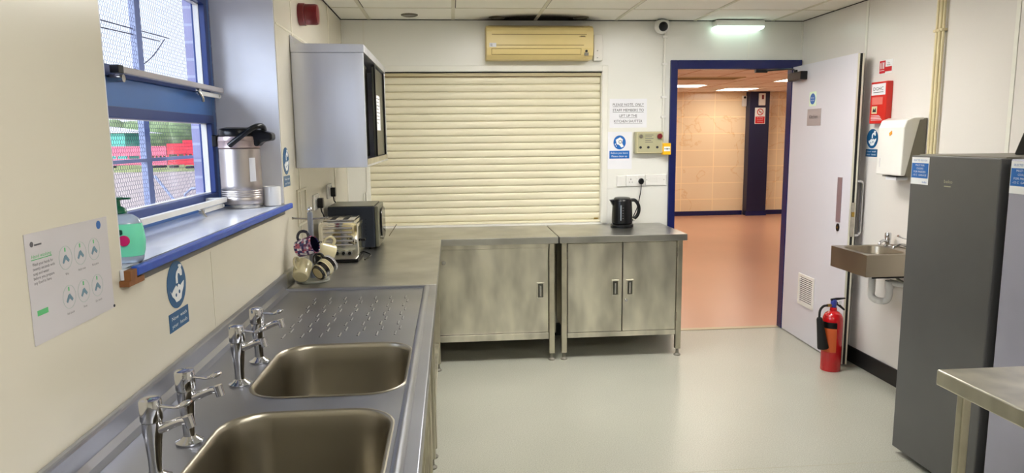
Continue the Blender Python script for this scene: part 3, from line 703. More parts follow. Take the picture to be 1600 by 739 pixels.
# bulkhead light above the doorway
t = thing('bulkhead_light', 'lit rectangular emergency bulkhead light above the doorway', 'light', (2.13, D, 2.28))
MB().box(1.945, 2.310, D-0.085, D-0.001, 2.304, 2.345).build('housing', 'white_pl', t, bevel=0.004)
m = MB().prism([(1.935, 2.281), (2.295, 2.281), (2.310, 2.303), (1.945, 2.303)], 'y', D-0.092, D-0.004)
m.build('diffuser', 'led', t, bevel=0.006)

# ------------------------------------------------------------------ back wall signs and electrics
def back_label(t, F): pass
t = thing('shutter_notice', 'white paper notice about the kitchen shutter taped on the back wall', 'notice', (1.32, D, 1.58))
MB().fbox(FB, 1.180, 1.462, 1.578, 1.790, 0.0005, 0.0015).build('sheet', 'paper', t)
m = MB()
for i, (s_, w_) in enumerate((('PLEASE NOTE, ONLY', 0.235), ('STAFF MEMBERS TO', 0.235), ('LIFT UP THE', 0.135), ('KITCHEN SHUTTER', 0.215))):
    z = 1.738-0.0405*i; m.ftext(FB, s_, 1.321, z, 0.019, 0.0022, 'c', w_); m.fbox(FB, 1.321-w_/2, 1.321+w_/2, z-0.007, z-0.0048, 0.0016, 0.0022)
m.build('lettering', 'ink', t)
t = thing('hand_sign', 'small blue and white hygiene sign under the shutter notice', 'sign', (1.255, D, 1.30))
MB().fbox(FB, 1.168, 1.352, 1.272, 1.548, 0.0005, 0.0012).build('sheet', 'paper', t)
MB().fdisc(FB, 1.258, 1.470, 0.047, 0.0013, 0.0022, ry=0.052).build('blue_disc', 'sign_mid', t)
MB().fbox(FB, 1.181, 1.333, 1.350, 1.408, 0.0013, 0.0022).build('blue_band', 'sign_mid', t)
m = MB().fpoly(FB, [(1.228, 1.490), (1.262, 1.508), (1.283, 1.492), (1.276, 1.465), (1.290, 1.440), (1.272, 1.432), (1.254, 1.452), (1.236, 1.456)], 0.0023, 0.003)
m.fbox(FB, 1.222, 1.228, 1.450, 1.462, 0.0023, 0.003).fbox(FB, 1.230, 1.236, 1.438, 1.447, 0.0023, 0.003)
m.build('pictogram', 'sign_white', t)
MB().fring(FB, 1.262, 1.474, 0.009, 0.013, 0.0031, 0.0036).build('pictogram_detail', 'ink_grey', t)
MB().ftext(FB, 'Before you leave', 1.257, 1.385, 0.0135, 0.0028, 'c', 0.13).ftext(FB, 'Please clean up', 1.257, 1.361, 0.0135, 0.0028, 'c', 0.118).build('lettering', 'sign_white', t)

t = thing('control_panel', 'grey-green gas control panel with a red button on the back wall', 'control panel', (1.46, D, 1.38))
MB().box(1.362, 1.578, D-0.055, D-0.001, 1.385, 1.548).build('housing', 'panel_green', t, bevel=0.008, segs=3)
Fp = B_wall(0, D-0.055, 0)
MB().fframe(Fp, 1.376, 1.568, 1.392, 1.540, 0.003, 0.0, 0.003).build('panel_border', 'pipe', t)
MB().fdisc(Fp, 1.545, 1.513, 0.019, 0.0, 0.020).build('stop_button', 'red_dark', t, bevel=0.003)
MB().fdisc(Fp, 1.405, 1.513, 0.014, 0.0, 0.008).fbox(Fp, 1.402, 1.408, 1.500, 1.526, 0.008, 0.014).build('key_switch', 'chrome_worn', t)
m = MB()
for u in (1.403, 1.462, 1.530): m.fdisc(Fp, u, 1.432, 0.009, 0.0, 0.006)
m.build('indicator_lamps', 'ink', t)
m = MB()
for i in range(5): m.fbox(Fp, 1.438, 1.438+(0.062, 0.05, 0.062, 0.045, 0.058)[i], 1.520-0.013*i, 1.524-0.013*i, 0.0, 0.0012)
m.build('print', 'ink_grey', t)
t = thing('call_point', 'yellow break-glass call point beside the blue door frame', 'call point', (1.606, D, 1.37))
MB().box(1.568, 1.629, D-0.076, D-0.024, 1.376, 1.462).build('housing', 'yellow', t, bevel=0.004)
Fp = B_wall(0, D-0.076, 0)
MB().fbox(Fp, 1.575, 1.622, 1.402, 1.436, 0.0, 0.0015).build('glass_panel', 'sign_white', t)
m = MB().fdisc(Fp, 1.5985, 1.419, 0.0055, 0.0016, 0.003)
m.fpoly(Fp, [(1.578, 1.417), (1.590, 1.417), (1.590, 1.421), (1.578, 1.421)], 0.0016, 0.003).fpoly(Fp, [(1.607, 1.417), (1.619, 1.417), (1.619, 1.421), (1.607, 1.421)], 0.0016, 0.003)
m.build('symbol', 'ink', t)

def screw_pair(F, pts, t): pass
t = thing('socket_strip', 'row of white wall sockets and switches above the kettle', 'sockets', (1.43, D, 1.13))
m = MB().box(1.238, 1.306, D-0.012, D-0.001, 1.140, 1.222)
m.build('blank_plate', 'white_pl', t, bevel=0.003)
pl = MB().box(1.309, 1.452, D-0.012, D-0.001, 1.142, 1.224).build('double_socket', 'white_gloss', t, bevel=0.003)
Fs = B_wall(0, D-0.012, 0); m = MB()
for u in (1.345, 1.418): m.fbox(Fs, u-0.003, u+0.003, 1.190, 1.198, 0, 0.0008).fbox(Fs, u-0.014, u-0.007, 1.170, 1.1745, 0, 0.0008).fbox(Fs, u+0.007, u+0.014, 1.170, 1.1745, 0, 0.0008)
m.build('socket_holes', 'ink', pl)
MB().fbox(Fs, 1.322, 1.334, 1.198, 1.212, 0, 0.004).fbox(Fs, 1.385, 1.397, 1.198, 1.212, 0, 0.004).build('switch', 'white_pl', pl, bevel=0.001)
pl = MB().box(1.456, 1.618, D-0.012, D-0.001, 1.146, 1.228).build('switch_plate', 'white_gloss', t, bevel=0.003)
m = MB()
for u in (1.478, 1.520, 1.558): m.fframe(Fs, u-0.006, u+0.014, 1.175, 1.205, 0.0015, 0, 0.0025)
m.build('switch', 'white_pl', pl)
MB().fdisc(Fs, 1.600, 1.188, 0.003, 0, 0.002).fdisc(Fs, 1.467, 1.188, 0.003, 0, 0.002).build('screws', 'grey_pl', pl)
t = thing('power_plug', 'black mains plug and lead of the kettle in the wall socket', 'plug', (1.42, D, 1.15))
MB().fpoly(Fs, [(1.399, 1.178), (1.404, 1.163), (1.414, 1.156), (1.426, 1.156), (1.436, 1.163), (1.441, 1.178), (1.436, 1.196), (1.420, 1.204), (1.404, 1.196)], 0.001, 0.028).build('plug_body', 'black', t, bevel=0.005)
MB().tube(smooth_path([(1.420, D-0.030, 1.165), (1.418, D-0.033, 1.12), (1.408, D-0.035, 1.06), (1.385, D-0.05, 0.98), (1.345, D-0.055, 0.90), (1.30, D-0.07, 0.868)], 6), 0.0035, 8).build('lead', 'black', t, smooth=True)

# kettle
kx, ky = 1.232, 4.955
t = thing('kettle', 'black plastic jug kettle on the right end of the steel worktop', 'kettle', (kx, ky, H))
MB().lathe([(0.080, 0.0015), (0.083, 0.004), (0.083, 0.020), (0.078, 0.024)], (kx, ky, H), (0, 0, 1), 36).build('base', 'black', t, smooth=True)
MB().lathe([(0.068, 0.025), (0.074, 0.030), (0.075, 0.050), (0.073, 0.12), (0.070, 0.185), (0.066, 0.200), (0.061, 0.205)], (kx, ky, H), (0, 0, 1), 40).build('jug', 'black', t, smooth=True)
MB().lathe([(0.060, 0.2055), (0.059, 0.212), (0.050, 0.217), (0.030, 0.219), (0.001, 0.2195)], (kx, ky, H), (0, 0, 1), 32).build('lid', mat('kettle_lid', (70, 70, 66), 0.3), t, smooth=True)
m = MB().prism([(kx-0.060, H+0.203), (kx-0.068, H+0.150), (kx-0.094, H+0.200)], 'y', ky-0.018, ky+0.018)
m.build('spout', 'black', t, bevel=0.004)
MB().tube(smooth_path([(kx+0.062, ky, H+0.195), (kx+0.095, ky, H+0.192), (kx+0.120, ky, H+0.158), (kx+0.124, ky, H+0.115), (kx+0.108, ky, H+0.075), (kx+0.074, ky, H+0.052)], 7), 0.0125, 14, 1.0).build('handle', 'black', t, smooth=True)
Fk = B_wall(0, ky-0.0745, 0)
MB().fbox(Fk, kx-0.030, kx-0.022, H+0.055, H+0.165, -0.006, -0.0005).build('water_window', mat('water_window', (128, 138, 148), 0.3), t, bevel=0.002)
m = MB()
for i in range(5): m.fbox(Fk, kx-0.015, kx-0.006, H+0.067+0.019*i, H+0.071+0.019*i, -0.003, -0.0002)
m.build('gauge_marks', 'ink_grey', t)
MB().tube([(kx+0.070, ky-0.012, H+0.060), (kx+0.092, ky-0.016, H+0.052)], 0.007, 10).build('switch_lever', 'chrome_worn', t, smooth=True)

# ------------------------------------------------------------------ steel tables with cupboards along the back wall
def foot(mb, x, y): mb.lathe([(0.023, 0.0), (0.024, 0.006), (0.012, 0.016), (0.010, 0.05)], (x, y, 0), (0, 0, 1), 18)
def cupboard_table(name, label, x0, x1, y0, y1, bx0, bx1, left_leg=True, right_leg=True):
    t = thing(name, label, 'steel cupboard', ((x0+x1)/2, (y0+y1)/2, 0), 'steel cupboard tables under the shutter')
    MB().box(x0, x1, y0, y1, H-0.045, H).build('worktop', 'steel_top', t, bevel=0.004)
    yl = y0+0.045
    for x in ([bx0] if left_leg else [])+([bx1-0.038] if right_leg else []):
        for yy in (yl, y1-0.09):
            l_ = MB().box(x, x+0.038, yy, yy+0.038, 0.048, H-0.0455).build('leg', 'steel_leg', t, bevel=0.004)
            m = MB(); foot(m, x+0.019, yy+0.019); m.build('adjustable_foot', 'grey_pl', l_, smooth=True)
    return t, yl
# left one
tA, yl = cupboard_table('cupboard_table', 'stainless steel table with one wide sliding door, left of the pair under the shutter', -0.7555, 0.697, 4.518, 5.156, -0.70, 0.678)
cb = MB().box(-0.66, 0.638, yl+0.004, yl+0.022, 0.150, 0.195)
cb.box(-0.66, 0.638, yl+0.026, 5.06, 0.172, 0.190).box(-0.66, -0.64, yl+0.026, 5.06, 0.19, H-0.05).box(0.624, 0.638, yl+0.026, 5.06, 0.19, H-0.05).box(-0.64, 0.624, 5.045, 5.06, 0.19, H-0.05)
cb.box(-0.66, 0.638, yl+0.002, yl+0.022, 0.782, 0.8145)
cb.build('cupboard_carcass', 'steel_door', tA, bevel=0.002)
dr = MB().box(-0.20, 0.636, yl+0.012, yl+0.024, 0.199, 0.780).build('sliding_door', 'steel_door', tA, bevel=0.003)
MB().box(-0.64, -0.205, yl+0.028, yl+0.038, 0.199, 0.780).build('sliding_door', 'steel_door', tA, bevel=0.003)
def recess_handle(parent, F, u, v):
    h = MB().fframe(F, u-0.026, u+0.026, v-0.056, v+0.056, 0.009, 0.0005, 0.006).build('handle', 'steel_door', parent, bevel=0.002)
    MB().fbox(F, u-0.017, u+0.017, v-0.047, v+0.047, 0.0004, 0.001).build('handle_recess', 'steel_dark', h)
    MB().fbox(F, u-0.007, u+0.006, v-0.040, v+0.036, 0.002, 0.007).build('finger_grip', 'chrome', h, bevel=0.003)
recess_handle(dr, B_wall(0, yl+0.012, 0), 0.582, 0.487)
MB().fdisc(B_wall(0, yl+0.012, 0), -0.065, 0.694, 0.014, 0.0005, 0.009).build('lock', 'chrome', dr, bevel=0.002)
# right one
tB, yl = cupboard_table('cupboard_table', 'stainless steel table with two hinged doors, right of the pair under the kettle', 0.703, 1.575, 4.518, 5.156, 0.724, 1.560)
cb = MB().box(0.765, 1.520, yl+0.004, yl+0.024, 0.152, 0.186).box(0.765, 1.520, yl+0.028, 5.06, 0.165, 0.183).box(0.765, 0.778, yl+0.028, 5.06, 0.183, H-0.05).box(1.508, 1.520, yl+0.028, 5.06, 0.183, H-0.05).box(0.778, 1.508, 5.045, 5.06, 0.183, H-0.05)
cb.box(0.765, 1.52, yl+0.028, yl+0.045, 0.78, 0.8145)
cb.box(1.545, 1.552, yl+0.045, 5.06, 0.13, 0.165)
cb.build('cupboard_carcass', 'steel_door', tB, bevel=0.002)
dl = MB().box(0.768, 1.141, yl+0.006, yl+0.024, 0.189, 0.806).build('door', 'steel_door', tB, bevel=0.003)
d2 = MB().box(1.147, 1.518, yl+0.006, yl+0.024, 0.189, 0.806).build('door', 'steel_door', tB, bevel=0.003)
Fd = B_wall(0, yl+0.006, 0)
recess_handle(dl, Fd, 1.095, 0.492); recess_handle(d2, Fd, 1.196, 0.492)
MB().fdisc(Fd, 1.172, 0.405, 0.011, 0.0005, 0.007).build('lock', 'chrome', d2, bevel=0.002)
for p_, u in ((dl, 0.7645), (d2, 1.5215)):
    for z in (0.28, 0.73): MB().cyl((u, yl+0.002, z-0.03), (u, yl+0.002, z+0.03), 0.004, seg=8).build('hinge', 'chrome_worn', p_)

# ------------------------------------------------------------------ left run: plain table and double sink
XS = -0.077; YJ = 3.105
tC = thing('worktop_table', 'plain stainless steel table along the left wall holding the toaster', 'table', (-0.42, 3.8, 0))
MB().box(XL+0.002, XS, YJ+0.001, 4.516, H-0.045, H).build('worktop', 'steel_top', tC, bevel=0.004)
MB().box(XL+0.0015, XL+0.020, YJ+0.001, 4.515, H+0.0002, H+0.068).build('upstand', 'steel_top', tC, bevel=0.005)
for y in (3.16, 4.42):
    for x in (-0.70, -0.135):
        l_ = MB().box(x, x+0.038, y, y+0.038, 0.048, H-0.0455).build('leg', 'steel_leg', tC, bevel=0.004)
        m = MB(); foot(m, x+0.019, y+0.019); m.build('adjustable_foot', 'grey_pl', l_, smooth=True)
MB().box(-0.70, -0.105, 3.2, 4.41, 0.165, 0.195).build('lower_shelf', 'steel_door', tC, bevel=0.003)
MB().box(-0.118, -0.108, 3.2, 4.41, 0.58, 0.79).build('apron', 'steel_door', tC, bevel=0.002)

SY0 = -0.6
tS = thing('sink_unit', 'stainless steel double bowl sink unit with drainer under the window', 'sink', (-0.42, 1.6, 0))
bowls = [(-0.545, -0.138, 1.752, 2.212), (-0.545, -0.150, 1.195, 1.652)]
bm = bmesh.new(); edges = []
def loop(pts, z):
    vv = [bm.verts.new((x, y, z)) for x, y in pts]; ee = []
    for i in range(len(vv)): ee.append(bm.edges.new((vv[i], vv[(i+1) % len(vv)])))
    return vv, ee
o_, e0 = loop([(XL+0.0215, SY0), (XS-0.004, SY0), (XS-0.004, YJ-0.004), (XL+0.0215, YJ-0.004)], H); edges += e0
for b in bowls:
    _, ee = loop(rrect(*b, 0.10), H); edges += ee
bmesh.ops.triangle_fill(bm, use_beauty=True, use_dissolve=False, edges=edges)
top = MB(); bm.verts.index_update(); top.add([v.co for v in bm.verts], [tuple(v.index for v in f.verts) for f in bm.faces]); bm.free()
# rolled edge down to the fascia
for (a, b, c_, d_) in (((XS-0.004, SY0, H), (XS-0.004, YJ-0.004, H), (0.004, 0, 0), 0),):
    vs = []
    for k in range(5):
        an = PI/2*k/4; xx = XS-0.004+0.004*math.sin(an); zz = H-0.004+0.004*math.cos(an); vs += [(xx, SY0, zz), (xx, YJ-0.004, zz)]
    vs += [(XS, SY0, H-0.045), (XS, YJ-0.004, H-0.045), (XS-0.025, SY0, H-0.045), (XS-0.025, YJ-0.004, H-0.045)]
    top.add(vs, [(2*i, 2*i+2, 2*i+3, 2*i+1) for i in range(6)])
top.box(XL+0.0215, XS-0.004, YJ-0.004, YJ-0.001, H-0.045, H-0.001)
top.build('sink_top', 'steel_sink', tS)
# rolled rim
m = MB(); rx = -0.122
pr = [(-0.014, 0.0003), (-0.010, 0.006), (-0.003, 0.009), (0.004, 0.009), (0.010, 0.006), (0.014, 0.0003)]
vs = []; fs = []
for (cxx, cyy, dx, dy) in ((XL+0.022, 3.055, 0, 1), (rx, 3.055, 1, 1), (rx, SY0+0.01, 1, 0)):
    for p_, q_ in pr: vs.append((cxx+p_*dx, cyy+p_*dy, H+q_))
for i in range(2):
    for k in range(5): fs.append((i*6+k, i*6+k+1, (i+1)*6+k+1, (i+1)*6+k))
m.add(vs, fs); m.build('raised_rim', 'steel_sink', tS, smooth=True)
MB().box(XL+0.0015, XL+0.021, SY0, YJ-0.001, H-0.02, H+0.068).build('upstand', 'steel_sink', tS, bevel=0.006)
m = MB().prism([(XL+0.0215, H+0.0005), (XL+0.045, H+0.0005), (XL+0.030, H+0.007), (XL+0.0215, H+0.022)], 'y', SY0, 3.04)
m.build('cove', 'steel_sink', tS)
for b in bowls:
    m = MB(); x0, x1, y0, y1 = b; vs = []; fs = []; rings = []
    for ins, z in ((-0.006, 0.0005), (-0.003, 0.0030), (0.0, 0.0028), (0.004, -0.001), (0.007, -0.012), (0.012, -0.06), (0.018, -0.15), (0.024, -0.185), (0.040, -0.207), (0.07, -0.216), (0.15, -0.219)):
        rings.append([(x, y, H+z) for x, y in rrect(x0+ins, x1-ins, y0+ins, y1-ins, max(0.025, 0.10-ins*0.5))])
    n_ = len(rings[0])
    for r_ in rings: vs += r_
    for j in range(len(rings)-1):
        for i in range(n_): k = (i+1) % n_; fs.append((j*n_+i, j*n_+k, (j+1)*n_+k, (j+1)*n_+i))
    fs.append(tuple(range((len(rings)-1)*n_, len(rings)*n_)))
    m.add(vs, fs); bo = m.build('bowl', 'steel_bowl', tS, smooth=True)
    MB().lathe([(0.036, 0.0005), (0.034, 0.004), (0.022, 0.001)], ((x0+x1)/2, (y0+y1)/2, H-0.219), (0, 0, 1), 24).build('waste', 'chrome', bo, smooth=True)
# drainer flutes: short raised bars in rows
m = MB()
for i in range(7):
    x = -0.575+0.062*i
    for j in range(9):
        y = 2.30+0.068*j; xx = x+0.012*(j % 2)
        m.prism([(xx-0.004, H+0.0003), (xx+0.004, H+0.0003), (xx+0.0015, H+0.0022), (xx-0.0015, H+0.0022)], 'y', y, y+0.046)
m.build('drainer_ridges', 'steel_sink', tS)
# front panel and legs beneath
MB().box(-0.13, -0.104, 0.2, 2.62, 0.06, 0.80).build('front_panel', 'grime', tS, bevel=0.003, label='grimy steel front panel')
for y in (2.66, 3.05):
    l_ = MB().box(-0.138, -0.102, y, y+0.036, 0.048, H-0.046).build('leg', 'steel_leg', tS, bevel=0.003)
    m = MB(); foot(m, -0.12, y+0.018); m.build('adjustable_foot', 'grey_pl', l_, smooth=True)
for y in (0.2, 3.05):
    l_ = MB().box(-0.72, -0.684, y, y+0.036, 0.048, H-0.046).build('leg', 'steel_leg', tS, bevel=0.003)
    m = MB(); foot(m, -0.702, y+0.018); m.build('adjustable_foot', 'grey_pl', l_, smooth=True)
MB().box(-0.70, -0.14, 0.24, 3.04, 0.16, 0.19).build('lower_shelf', 'steel_door', tS, bevel=0.003)

def lever_tap(x, y, label, ang=0.0, z=H):
    t = thing('lever_tap', label, 'tap', (x, y, z), 'chrome lever taps on the sink')
    m = MB().lathe([(0.028, 0.0004), (0.029, 0.004), (0.020, 0.009), (0.0125, 0.016), (0.0125, 0.040), (0.0155, 0.075), (0.0185, 0.100), (0.0185, 0.118)], (x, y, z), (0, 0, 1), 26)
    m.build('body', 'chrome', t, smooth=True)
    m = MB().lathe([(0.0185, 0.1185), (0.0205, 0.122), (0.0205, 0.158), (0.0185, 0.163), (0.010, 0.165), (0.001, 0.1655)], (x, y, z), (0, 0, 1), 26)
    hd = m.build('head', 'chrome', t, smooth=True)
    c, s = math.cos(ang), math.sin(ang)
    def P(r, h): return (x+r*c, y+r*s, z+h)
    m = MB().tube(smooth_path([P(0.010, 0.100), P(0.030, 0.108), P(0.055, 0.118), P(0.070, 0.120)], 4), [0.0095]*5+[0.0085]*4+[0.008]*4, 14)
    m.cyl(P(0.070, 0.129), P(0.076, 0.106), 0.0098, 0.0090)
    m.build('spout', 'chrome', t, smooth=True)
    m = MB().tube(smooth_path([P(0.018, 0.149), P(0.035, 0.147), P(0.050, 0.146), P(0.066, 0.152), P(0.080, 0.158)], 4), [0.0052]*9+[0.0062, 0.0075, 0.0088, 0.010, 0.0102, 0.0095, 0.007, 0.004], 12, 0.6)
    m.build('lever', 'chrome', hd, smooth=True)
lever_tap(-0.583, 2.062, 'chrome lever tap farthest from the camera, beside the drainer', -0.15)
lever_tap(-0.583, 1.868, 'chrome lever tap at the near corner of the far bowl, second from the drainer', -0.15)
lever_tap(-0.585, 1.505, 'chrome lever tap at the far end of the near bowl, third from the drainer', -0.12)
lever_tap(-0.588, 1.338, 'chrome lever tap nearest the camera, cut by the bottom of the photo', -0.10)

# ------------------------------------------------------------------ mug tree with mugs
tx, ty = -0.655, 3.262
t = thing('mug_tree', 'grey metal mug tree with a ball top on the steel worktop', 'mug tree', (tx, ty, H))
MB().lathe([(0.074, 0.0005), (0.076, 0.004), (0.074, 0.012), (0.045, 0.015), (0.014, 0.017)], (tx, ty, H), (0, 0, 1), 36).build('base', 'tree_base', t, smooth=True)
MB().cyl((tx, ty, H+0.015), (tx, ty, H+0.322), 0.0135, 0.0125).build('pole', 'tree_grey', t, smooth=True)
MB().lathe([(0.004, 0.322)]+[(0.014*math.sin(a_), 0.334-0.014*math.cos(a_)) for a_ in [0.4+i*(PI-0.42)/10 for i in range(11)]], (tx, ty, H), (0, 0, 1), 20).build('ball_finial', 'chrome', t, smooth=True)
def bar(ang, z, r=0.078, lift=0.004):
    c, s = math.cos(ang), math.sin(ang)
    m = MB().cyl((tx+0.012*c, ty+0.012*s, z), (tx+r*c, ty+r*s, z+lift), 0.0042, seg=10)
    m.lathe([(0.002, -0.005), (0.0062, -0.002), (0.0062, 0.003), (0.002, 0.005)], (tx+r*c, ty+r*s, z+lift), (c, s, 0), 12)
    m.build('hook_arm', 'chrome_worn', t, smooth=True)
bar(0.0, H+0.292); bar(PI, H+0.292)
bar(-2.1, H+0.185, 0.07, 0.02); bar(-0.8, H+0.170, 0.075, 0.02); bar(2.6, H+0.165, 0.06, 0.02)

def mug(label, center, axis, r, h, body, inner, handle_dir, stripes=None, taper=0.93, foot_mat=None, hm=None):
    """axis points out of the mouth; center = middle of the mug"""
    ax = Vector(axis).normalized(); c = Vector(center); b = c - ax*(h/2)
    t = thing('mug', label, 'mug', tuple(c), 'mugs on the mug tree')
    m = MB().lathe([(r*0.80, 0.0), (r*taper*0.97, 0.004), (r*taper, 0.012), (r, h*0.6), (r, h-0.002), (r-0.002, h), (r-0.004, h-0.002), (r-0.004, h*0.5), (r*0.8, 0.008)], b, ax, 32)
    bd = m.build('body', body, t, smooth=True)
    MB().lathe([(r*0.80, 0.0085), (r-0.0048, h*0.5), (r-0.0046, h-0.004), (r-0.0052, h-0.004), (r*0.78, 0.0088)], b, ax, 32).build('inside', inner, t, smooth=True)
    hd = Vector(handle_dir); hd = (hd-ax*hd.dot(ax)).normalized()
    pts = [c+hd*(r-0.003)+ax*(h*0.30), c+hd*(r+0.018)+ax*(h*0.30), c+hd*(r+0.030)+ax*(h*0.10), c+hd*(r+0.028)-ax*(h*0.12), c+hd*(r+0.012)-ax*(h*0.28), c+hd*(r*0.94)-ax*(h*0.30)]
    MB().tube(smooth_path(pts, 5), 0.0052, 10, 1.3).build('handle', hm or body, t, smooth=True)
    if stripes:
        for (s0, s1, mm) in stripes:
            def rad(q): return (r*taper+(r-r*taper)*min(1, max(0, (q*h-0.012)/(h*0.6-0.012))))
            m = MB(); n1 = 4; pf = [(rad(s0)+0.0002, s0*h)]+[(rad(s0+(s1-s0)*k/n1)+0.0007, (s0+(s1-s0)*k/n1)*h) for k in range(n1+1)]+[(rad(s1)+0.0002, s1*h)]
            m.lathe(pf, b, ax, 32); m.build('stripe', mm, bd, smooth=True)
    if foot_mat:
        MB().lathe([(r*0.66, -0.0008), (r*0.66, 0.0004)], b, ax, 24).build('foot', foot_mat, bd)
    return t, b, ax
# checked photo-print material for the tilted mug
def patch_mat():
    m = bpy.data.materials.new('patchwork_print'); m.use_nodes = True; nt = m.node_tree; b = nt.nodes['Principled BSDF']; b.inputs['Roughness'].default_value = 0.2
    tc = nt.nodes.new('ShaderNodeTexCoord'); v = nt.nodes.new('ShaderNodeTexVoronoi'); v.distance = 'CHEBYCHEV'; v.inputs['Scale'].default_value = 95; v.inputs['Randomness'].default_value = 0.3
    nt.links.new(tc.outputs['Object'], v.inputs['Vector'])
    sx = nt.nodes.new('ShaderNodeSeparateColor'); nt.links.new(v.outputs['Color'], sx.inputs[0])
    r = nt.nodes.new('ShaderNodeValToRGB'); r.color_ramp.interpolation = 'CONSTANT'; e = r.color_ramp.elements
    cols = [(0, (44, 40, 88)), (0.22, (150, 120, 150)), (0.4, (92, 46, 84)), (0.55, (214, 208, 220)), (0.7, (60, 56, 110)), (0.85, (170, 90, 110))]
    e[0].position = 0; e[0].color = (*lin(cols[0][1]), 1); e[1].position = cols[1][0]; e[1].color = (*lin(cols[1][1]), 1)
    for p_, c_ in cols[2:]: q = e.new(p_); q.color = (*lin(c_), 1)
    nt.links.new(sx.outputs[0], r.inputs['Fac']); nt.links.new(r.outputs['Color'], b.inputs['Base Color']); return m
M_['patch'] = patch_mat()
mug('patchwork print mug with a dark rim and handle, topmost on the mug tree', (tx-0.010, ty-0.064, H+0.172), (0.93, -0.25, 0.30), 0.042, 0.090, 'patch', 'mug_navy', (-0.2, 0, 1), hm='mug_navy')
mug('plain cream mug hanging upside down, left side of the mug tree', (tx-0.034, ty-0.068, H+0.064), (0.05, 0.80, 0.58), 0.040, 0.085, 'mug_cream', 'mug_cream', (-0.25, 0.1, 1.0), foot_mat=mat('cream_foot', (206, 196, 156), 0.4))
st = [(0.10, 0.125, 'mug_cream'), (0.15, 0.17, 'mug_cream'), (0.42, 0.48, 'mug_cream'), (0.50, 0.535, 'mug_cream'), (0.555, 0.59, 'mug_cream'), (0.61, 0.66, 'mug_cream'), (0.86, 0.90, 'mug_white'), (0.93, 0.955, 'mug_white')]
mug('black mug with cream stripes hanging at the right of the mug tree', (tx+0.064, ty-0.052, H+0.070), (0.55, 0.72, 0.42), 0.041, 0.092, 'mug_black', 'mug_cream', (-0.5, -0.1, 0.8), stripes=st, foot_mat=mat('stripe_foot', (206, 190, 146), 0.4))
mug('cream and gold mug hanging behind the black striped mug', (tx+0.054, ty+0.048, H+0.136), (0.75, 0.45, -0.35), 0.038, 0.08, 'mug_cream', 'mug_cream', (-0.1, -0.3, 1.0))

# ------------------------------------------------------------------ toaster
ox, oy = -0.606, 3.86
t = thing('toaster', 'polished chrome toaster with ribbed end and round dials on the worktop', 'toaster', (ox, oy, H))
tx0, tx1, ty0, ty1 = ox-0.104, ox+0.104, oy-0.135, oy+0.135
def rr_profile(u0, u1, v0, v1, r, n=6): return rrect(u0, u1, v0, v1, r, n)
M_['toaster'] = mat('toaster_chrome', (236, 232, 222), 0.06, 1.0, bump=(9, 0.10))
sh_ = [(u, v) for u, v in rrect(tx0, tx1, H+0.018, H+0.222, 0.028, 6)]
MB().prism(sh_, 'y', ty0, ty1).build('shell', 'toaster', t, bevel=0.006, segs=3)
MB().box(tx0+0.006, tx1-0.006, ty0+0.006, ty1-0.006, H+0.001, H+0.0178).build('base', 'black', t, bevel=0.004)
Fe = B_wall(0, ty0, 0)
m = MB(); m.fpoly(Fe, rrect(tx0+0.018, tx1-0.020, H+0.082, H+0.204, 0.016, 5), 0.0002, 0.004)
pn = m.build('ribbed_panel', 'toaster', t, bevel=0.002)
m = MB()
for i in range(5):
    z = H+0.097+0.0225*i; m.cyl((tx0+0.026, ty0-0.0045, z), (tx1-0.030, ty0-0.0045, z), 0.0062, seg=12)
m.build('ribs', 'toaster', pn, smooth=True)
for k, u in enumerate((tx0+0.052, tx0+0.095, tx0+0.128, tx0+0.160)[1:]):
    d_ = MB().fring(Fe, u, H+0.053, 0.0095, 0.0145, 0.0005, 0.010, 20).build('dial', 'chrome', t)
    MB().fdisc(Fe, u, H+0.053, 0.0083, 0.0005, 0.006).build('dial_face', 'black', d_)
MB().box(tx0+0.020, tx1-0.020, ty0+0.03, ty1-0.03, H+0.2222, H+0.2295).build('top_collar', 'toaster', t, bevel=0.003)
for x in (ox-0.033, ox+0.033): MB().box(x-0.013, x+0.013, ty0+0.045, ty1-0.045, H+0.2297, H+0.2310).build('slot', 'dark_gap', t)
m = MB().box(tx1+0.001, tx1+0.026, oy-0.06, oy-0.03, H+0.105, H+0.118).build('lever', 'black', t, bevel=0.003)
MB().tube(smooth_path([(tx1-0.02, ty1+0.002, H+0.02), (tx1+0.03, ty1-0.03, H+0.006), (tx1+0.036, ty0+0.15, H+0.005), (tx1+0.022, ty0+0.06, H+0.005)], 6), 0.0035, 8).build('lead', 'black', t, smooth=True)

# ------------------------------------------------------------------ microwave
mx0, mx1, my0, my1, mz0, mz1 = -0.735, -0.462, 4.165, 4.50, H+0.012, H+0.262
t = thing('microwave', 'dark microwave oven turned sideways behind the toaster', 'microwave', ((mx0+mx1)/2, (my0+my1)/2, H))
MB().box(mx0, mx1, my0, my1, mz0, mz1-0.004).build('case', 'mw', t, bevel=0.006)
MB().box(mx0+0.004, mx1-0.002, my0+0.004, my1-0.004, mz1-0.0035, mz1).build('lid', 'mw_top', t, bevel=0.001)
fd = MB().box(mx1+0.0005, mx1+0.022, my0+0.004, my1-0.004, mz0+0.002, mz1-0.004).build('front_door', 'mw_top', t, bevel=0.005, label='silver grey front door edge')
Fm = L_wall(mx1+0.022, 0, 0)
MB().fpoly(Fm, rrect(my0+0.10, my1-0.02, mz0+0.03, mz1-0.03, 0.05, 6), 0.0005, 0.012).build('window', 'mw_glass', fd, bevel=0.004)
MB().tube([(mx1+0.024, my0+0.055, mz0+0.055), (mx1+0.044, my0+0.055, mz0+0.055)], 0.010, 12).build('knob', 'chrome_worn', fd, smooth=True)
m = MB(); Fv = B_wall(0, my0, 0)
